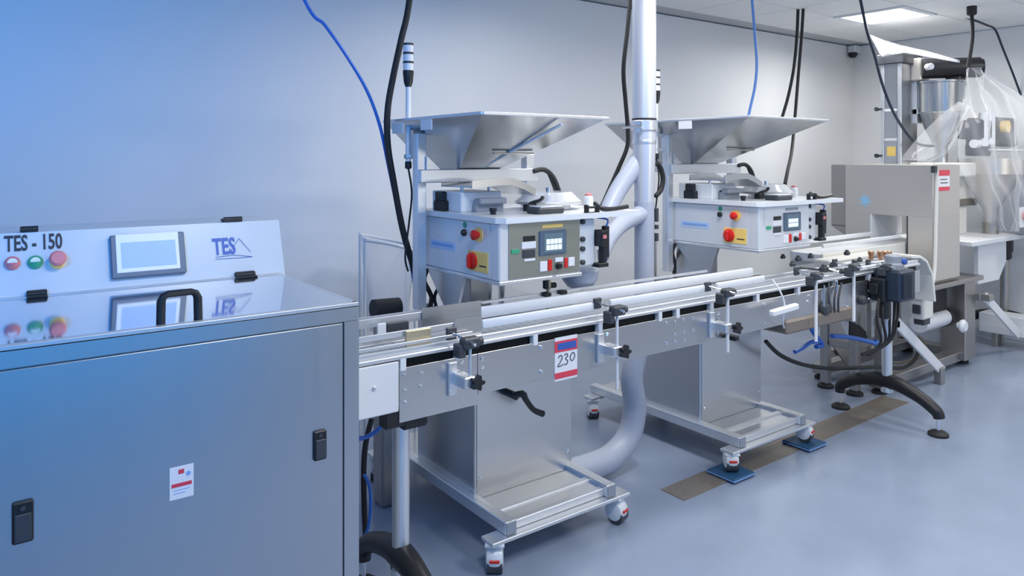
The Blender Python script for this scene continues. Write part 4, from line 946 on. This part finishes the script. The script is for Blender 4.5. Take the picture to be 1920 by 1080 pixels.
b = BM(); box(b, c.x-0.045, c.x+0.045, 2.32, 2.39, c.z-0.10, c.z-0.058, 0.005); box(b, c.x-0.085, c.x-0.069, 2.33, 2.38, c.z-0.02, c.z+0.04, 0.003); jb.p('socket', b, M['dark'])
b = BM(); tube(b, [(c.x, 2.39, c.z+0.05), (c.x+0.02, 2.40, c.z+0.10), (c.x+0.05, 2.42, 0.68)], 0.012, 8, 5); jb.p('bracket', b, M['steeldark'])

# ------------------------------------------------------------------ wrapped machine behind the detector
tm = Thing('capping_tower', 'tall steel head with black motor above a white table, wrapped in film at far right', 'machine', (6.7, 2.85, 0))
b = BM(); box(b, 6.15, 7.4, 2.42, 3.25, 0.925, 0.965, 0.006); tm.p('table_top', b, M['white'])
b = BM(); prism(b, [(6.36,3.16,0.925),(7.3,3.16,0.925),(7.3,3.16,0.15),(6.36,3.16,0.15)], (0, 0.06, 0)); tm.p('back_panel', b, M['paintw'])
b = BM(); prism(b, [(6.45,2.50,0.925),(7.0,2.50,0.925),(7.0,2.50,0.74),(6.85,2.50,0.60),(6.45,2.50,0.60)], (0, 0.03, 0)); tm.p('apron_panel', b, M['paintw'])
for x, y in ((6.40,3.12),(7.3,3.12)):
    b = BM(); box(b, x-0.03, x+0.03, y-0.03, y+0.03, 0, 0.925, 0.004); tm.p('leg', b, M['steeldark'])
b = BM(); cyl(b, (7.3, 2.62, 0.22), (7.3, 2.62, 0.73), 0.035, 18); lg = tm.p('leg', b, M['steeldark'])
b = BM(); lathe(b, (7.3, 2.62, 0.715), (0,0,1), [(0.04,0),(0.055,0.02),(0.055,0.07),(0.065,0.07),(0.065,0.21)], 18); tm.p('leg_collar', b, M['black'], lg)
b = BM(); tube(b, [(7.3,2.29,0.0),(7.3,2.32,0.14),(7.3,2.44,0.21),(7.3,2.62,0.24),(7.3,2.80,0.21),(7.3,2.92,0.14),(7.3,2.94,0.0)], 0.04, 12, 5); tm.p('foot_arch', b, M['black'], lg)
# column with rails
b = BM(); box(b, 6.30, 6.58, 3.025, 3.20, 0.966, 2.49, 0.006); colm = tm.p('column', b, M['steel'])
b = BM(); box(b, 6.290, 6.30, 3.03, 3.055, 0.97, 2.47, 0.002); box(b, 6.290, 6.30, 3.165, 3.195, 0.97, 2.47, 0.002); tm.p('column_rail', b, M['alu'], colm)
b = BM(); box(b, 6.292, 6.301, 3.06, 3.16, 1.02, 2.42); tm.p('column_slot', b, M['steelh'], colm)
for z in (1.25, 1.5, 1.75, 2.0):
    b = BM(); box(b, 6.288, 6.293, 3.058, 3.162, z, z+0.02); tm.p('column_slot', b, M['paintw'], colm)
b = BM(); box(b, 6.288, 6.296, 3.07, 3.14, 1.62, 1.70); tm.p('warning_label', b, M['yellow'], colm)
for v in (205, 292):
    c = at(1646, v, x=6.30); b = BM(); cyl(b, (6.29, c.y, c.z), (6.27, c.y, c.z), 0.018, 12); cyl(b, (6.28, c.y-0.04, c.z), (6.31, c.y, c.z), 0.010, 8); tm.p('column_knob', b, M['dark'], colm)
b = BM(); box(b, 6.27, 6.62, 3.0, 3.22, 2.40, 2.485, 0.006); tm.p('column_cap', b, M['dark'], colm)
# motor head
b = BM(); box(b, 6.46, 6.62, 2.94, 3.03, 2.26, 2.45, 0.01); tm.p('head_bracket', b, M['steelw'] if 'steelw' in M else M['steel'])
b = BM(); cyl(b, (6.5, 2.96, 2.36), (6.78, 2.62, 2.36), 0.085, 24); cyl(b, (6.78, 2.62, 2.36), (6.795, 2.60, 2.36), 0.07, 24); box(b, 6.62, 6.74, 2.70, 2.82, 2.20, 2.29, 0.01); mh = tm.p('head_motor', b, M['black'], None, 'black head motor')
b = BM(); c = at(1743, 125, y=2.74); lathe(b, c, (-0.6,-0.8,0), [(0.026,-0.03),(0.026,0.02),(0.02,0.026)], 16); tm.p('motor_badge', b, M['paper'], mh)
b = BM(); lathe(b, (6.62, 2.85, 1.98), (0,0,1), [(0.165,0),(0.175,0.01),(0.175,0.25),(0.185,0.255),(0.185,0.27)], 32); tm.p('steel_bowl', b, M['steelhop'])
b = BM(); lathe(b, (6.62, 2.85, 1.56), (0,0,1), [(0.05,0),(0.05,0.14),(0.13,0.30),(0.165,0.42)], 28); tm.p('bowl_cone', b, M['steel'])
b = BM(); box(b, 6.52, 6.72, 2.95, 3.04, 1.98, 2.02); box(b, 6.52, 6.70, 3.0, 3.03, 1.9, 2.3, 0.004); tm.p('bowl_bracket', b, M['alu'])
b = BM(); box(b, 6.42, 6.80, 2.62, 3.02, 1.45, 1.565, 0.012); box(b, 6.42, 6.80, 2.72, 3.02, 0.96, 1.45, 0.012); tm.p('gearbox', b, M['cream'], None, 'cream gearbox housing')
b = BM(); box(b, 6.68, 6.90, 2.55, 2.75, 1.76, 1.92, 0.012); box(b, 6.70, 6.86, 2.56, 2.70, 1.62, 1.72, 0.01); tm.p('valve_block', b, M['navy'])
b = BM(); cyl(b, (6.88, 2.60, 1.72), (6.88, 2.60, 1.98), 0.06, 22); cyl(b, (6.72, 2.56, 1.70), (6.72, 2.56, 1.98), 0.03, 16); tm.p('filler_cylinder', b, M['white'])
b = BM(); cyl(b, (6.62, 2.60, 1.72), (7.3, 2.60, 1.72), 0.035, 14); box(b, 6.8, 7.45, 2.48, 2.72, 1.66, 1.68, 0.004); tm.p('cross_shelf', b, M['paintw'])
b = BM(); box(b, 6.95, 7.4, 2.55, 2.8, 1.70, 1.95, 0.02); tm.p('filler_housing', b, M['dark'])
b = BM(); cyl(b, (7.05, 2.50, 1.87), (7.05, 2.56, 1.87), 0.05, 18); tm.p('brass_valve', b, M['yellow'])
b = BM(); lathe(b, (6.95, 2.60, 1.05), (0,0,1), [(0.05,0),(0.06,0.12),(0.22,0.40),(0.24,0.42),(0.24,0.55)], 32); tm.p('lower_bowl', b, M['steelw'] if 'steelw' in M else M['steel'])
b = BM(); cyl(b, (6.95, 2.6, 0.96), (6.95, 2.6, 1.06), 0.06, 18); box(b, 6.60, 6.95, 2.70, 2.76, 1.2, 1.26, 0.006); tm.p('bowl_spout', b, M['steeldark'])
b = BM(); box(b, 7.02, 7.5, 2.30, 2.45, 0.966, 1.59, 0.01); ob = tm.p('operator_box', b, M['grey'])
b = BM(); c = at(1916, 405, y=2.30); lathe(b, c, (0,-1,0), [(0.02,0),(0.02,0.012),(0.03,0.016),(0.03,0.03)], 16); tm.p('stop_button', b, M['red'], ob)
b = BM(); box(b, c.x-0.05, c.x+0.2, 2.293, 2.301, c.z-0.09, c.z+0.07, 0.002); tm.p('button_plate', b, M['paper'], ob)

# sheets of film over it
def drape(name, lab, left, right, ys, m, n=16, seed=1, amp=0.02, thick=0.0015, sag=0.05):
    rnd = random.Random(seed); b = BM(); rows = []
    L3 = smooth_pts([at(u, v, y=y) for (u, v), y in zip(left, ys)], 5); R3 = smooth_pts([at(u, v, y=y-sag) for (u, v), y in zip(right, ys)], 5)
    ph = [rnd.uniform(0, 6.28) for _ in range(5)]
    for j, (a, d) in enumerate(zip(L3, R3)):
        row = []
        for k in range(n+1):
            f = k/n; p = a.lerp(d, f); e = math.sin(math.pi*f)
            p.y -= e*sag + amp*(math.sin(f*19+ph[0]+j*0.12)+0.6*math.sin(f*37+ph[1]-j*0.3)+0.5*math.sin(j*0.9+f*9+ph[2]))*(0.3+0.7*e)
            row.append(b.verts.new(p))
        rows.append(row)
    for r0_, r1_ in zip(rows, rows[1:]):
        for k in range(n): b.faces.new((r0_[k], r0_[k+1], r1_[k+1], r1_[k]))
    if thick: bmesh.ops.solidify(b, geom=b.faces[:], thickness=thick)
    return solo(name, b, M[m], lab, 'plastic film', None, 180)
drape('plastic_film', 'crumpled clear plastic film draped from the ceiling cable over the machine at the right edge',
      [(1812,127),(1806,170),(1800,230),(1796,290),(1815,350),(1840,395),(1866,432)], [(1822,128),(1868,152),(1916,182),(1935,240),(1935,310),(1930,370),(1905,434)], [2.40,2.34,2.28,2.24,2.22,2.24,2.32], 'film', 40, 4, 0.024, 0)
drape('plastic_film', 'narrow streaked film sheet hanging before the cream gearbox beside the steel tower',
      [(1796,190),(1765,215),(1730,250),(1700,285),(1690,300)], [(1812,205),(1800,240),(1790,270),(1770,295),(1740,303)], [2.6,2.52,2.46,2.44,2.44], 'film', 16, 9, 0.012, 0)
drape('cover_sheet', 'white plastic sheet peaked over the top of the steel tower',
      [(1630,64),(1660,76),(1692,85),(1724,92),(1760,101),(1800,113)], [(1652,107),(1668,102),(1692,99),(1722,104),(1760,111),(1800,118)], [3.18,3.10,3.0,2.92,2.78,2.62], 'sheetw', 8, 2, 0.0, 0.003, 0.0)

# low white platform at the right edge
lp = Thing('low_platform', 'low white platform on short dark legs at the right edge of the floor', 'platform', (7.1, 2.15, 0))
b = BM(); box(b, 7.0, 7.2, 1.6, 2.71, 0.115, 0.28, 0.006); lp.p('platform_top', b, M['white'])
for x, y in ((7.04,2.60),(7.04,1.66),(7.16,2.60),(7.16,1.66)):
    b = BM(); box(b, x-0.02, x+0.02, y-0.02, y+0.02, 0.0, 0.115, 0.003); lp.p('leg', b, M['steeldark'])
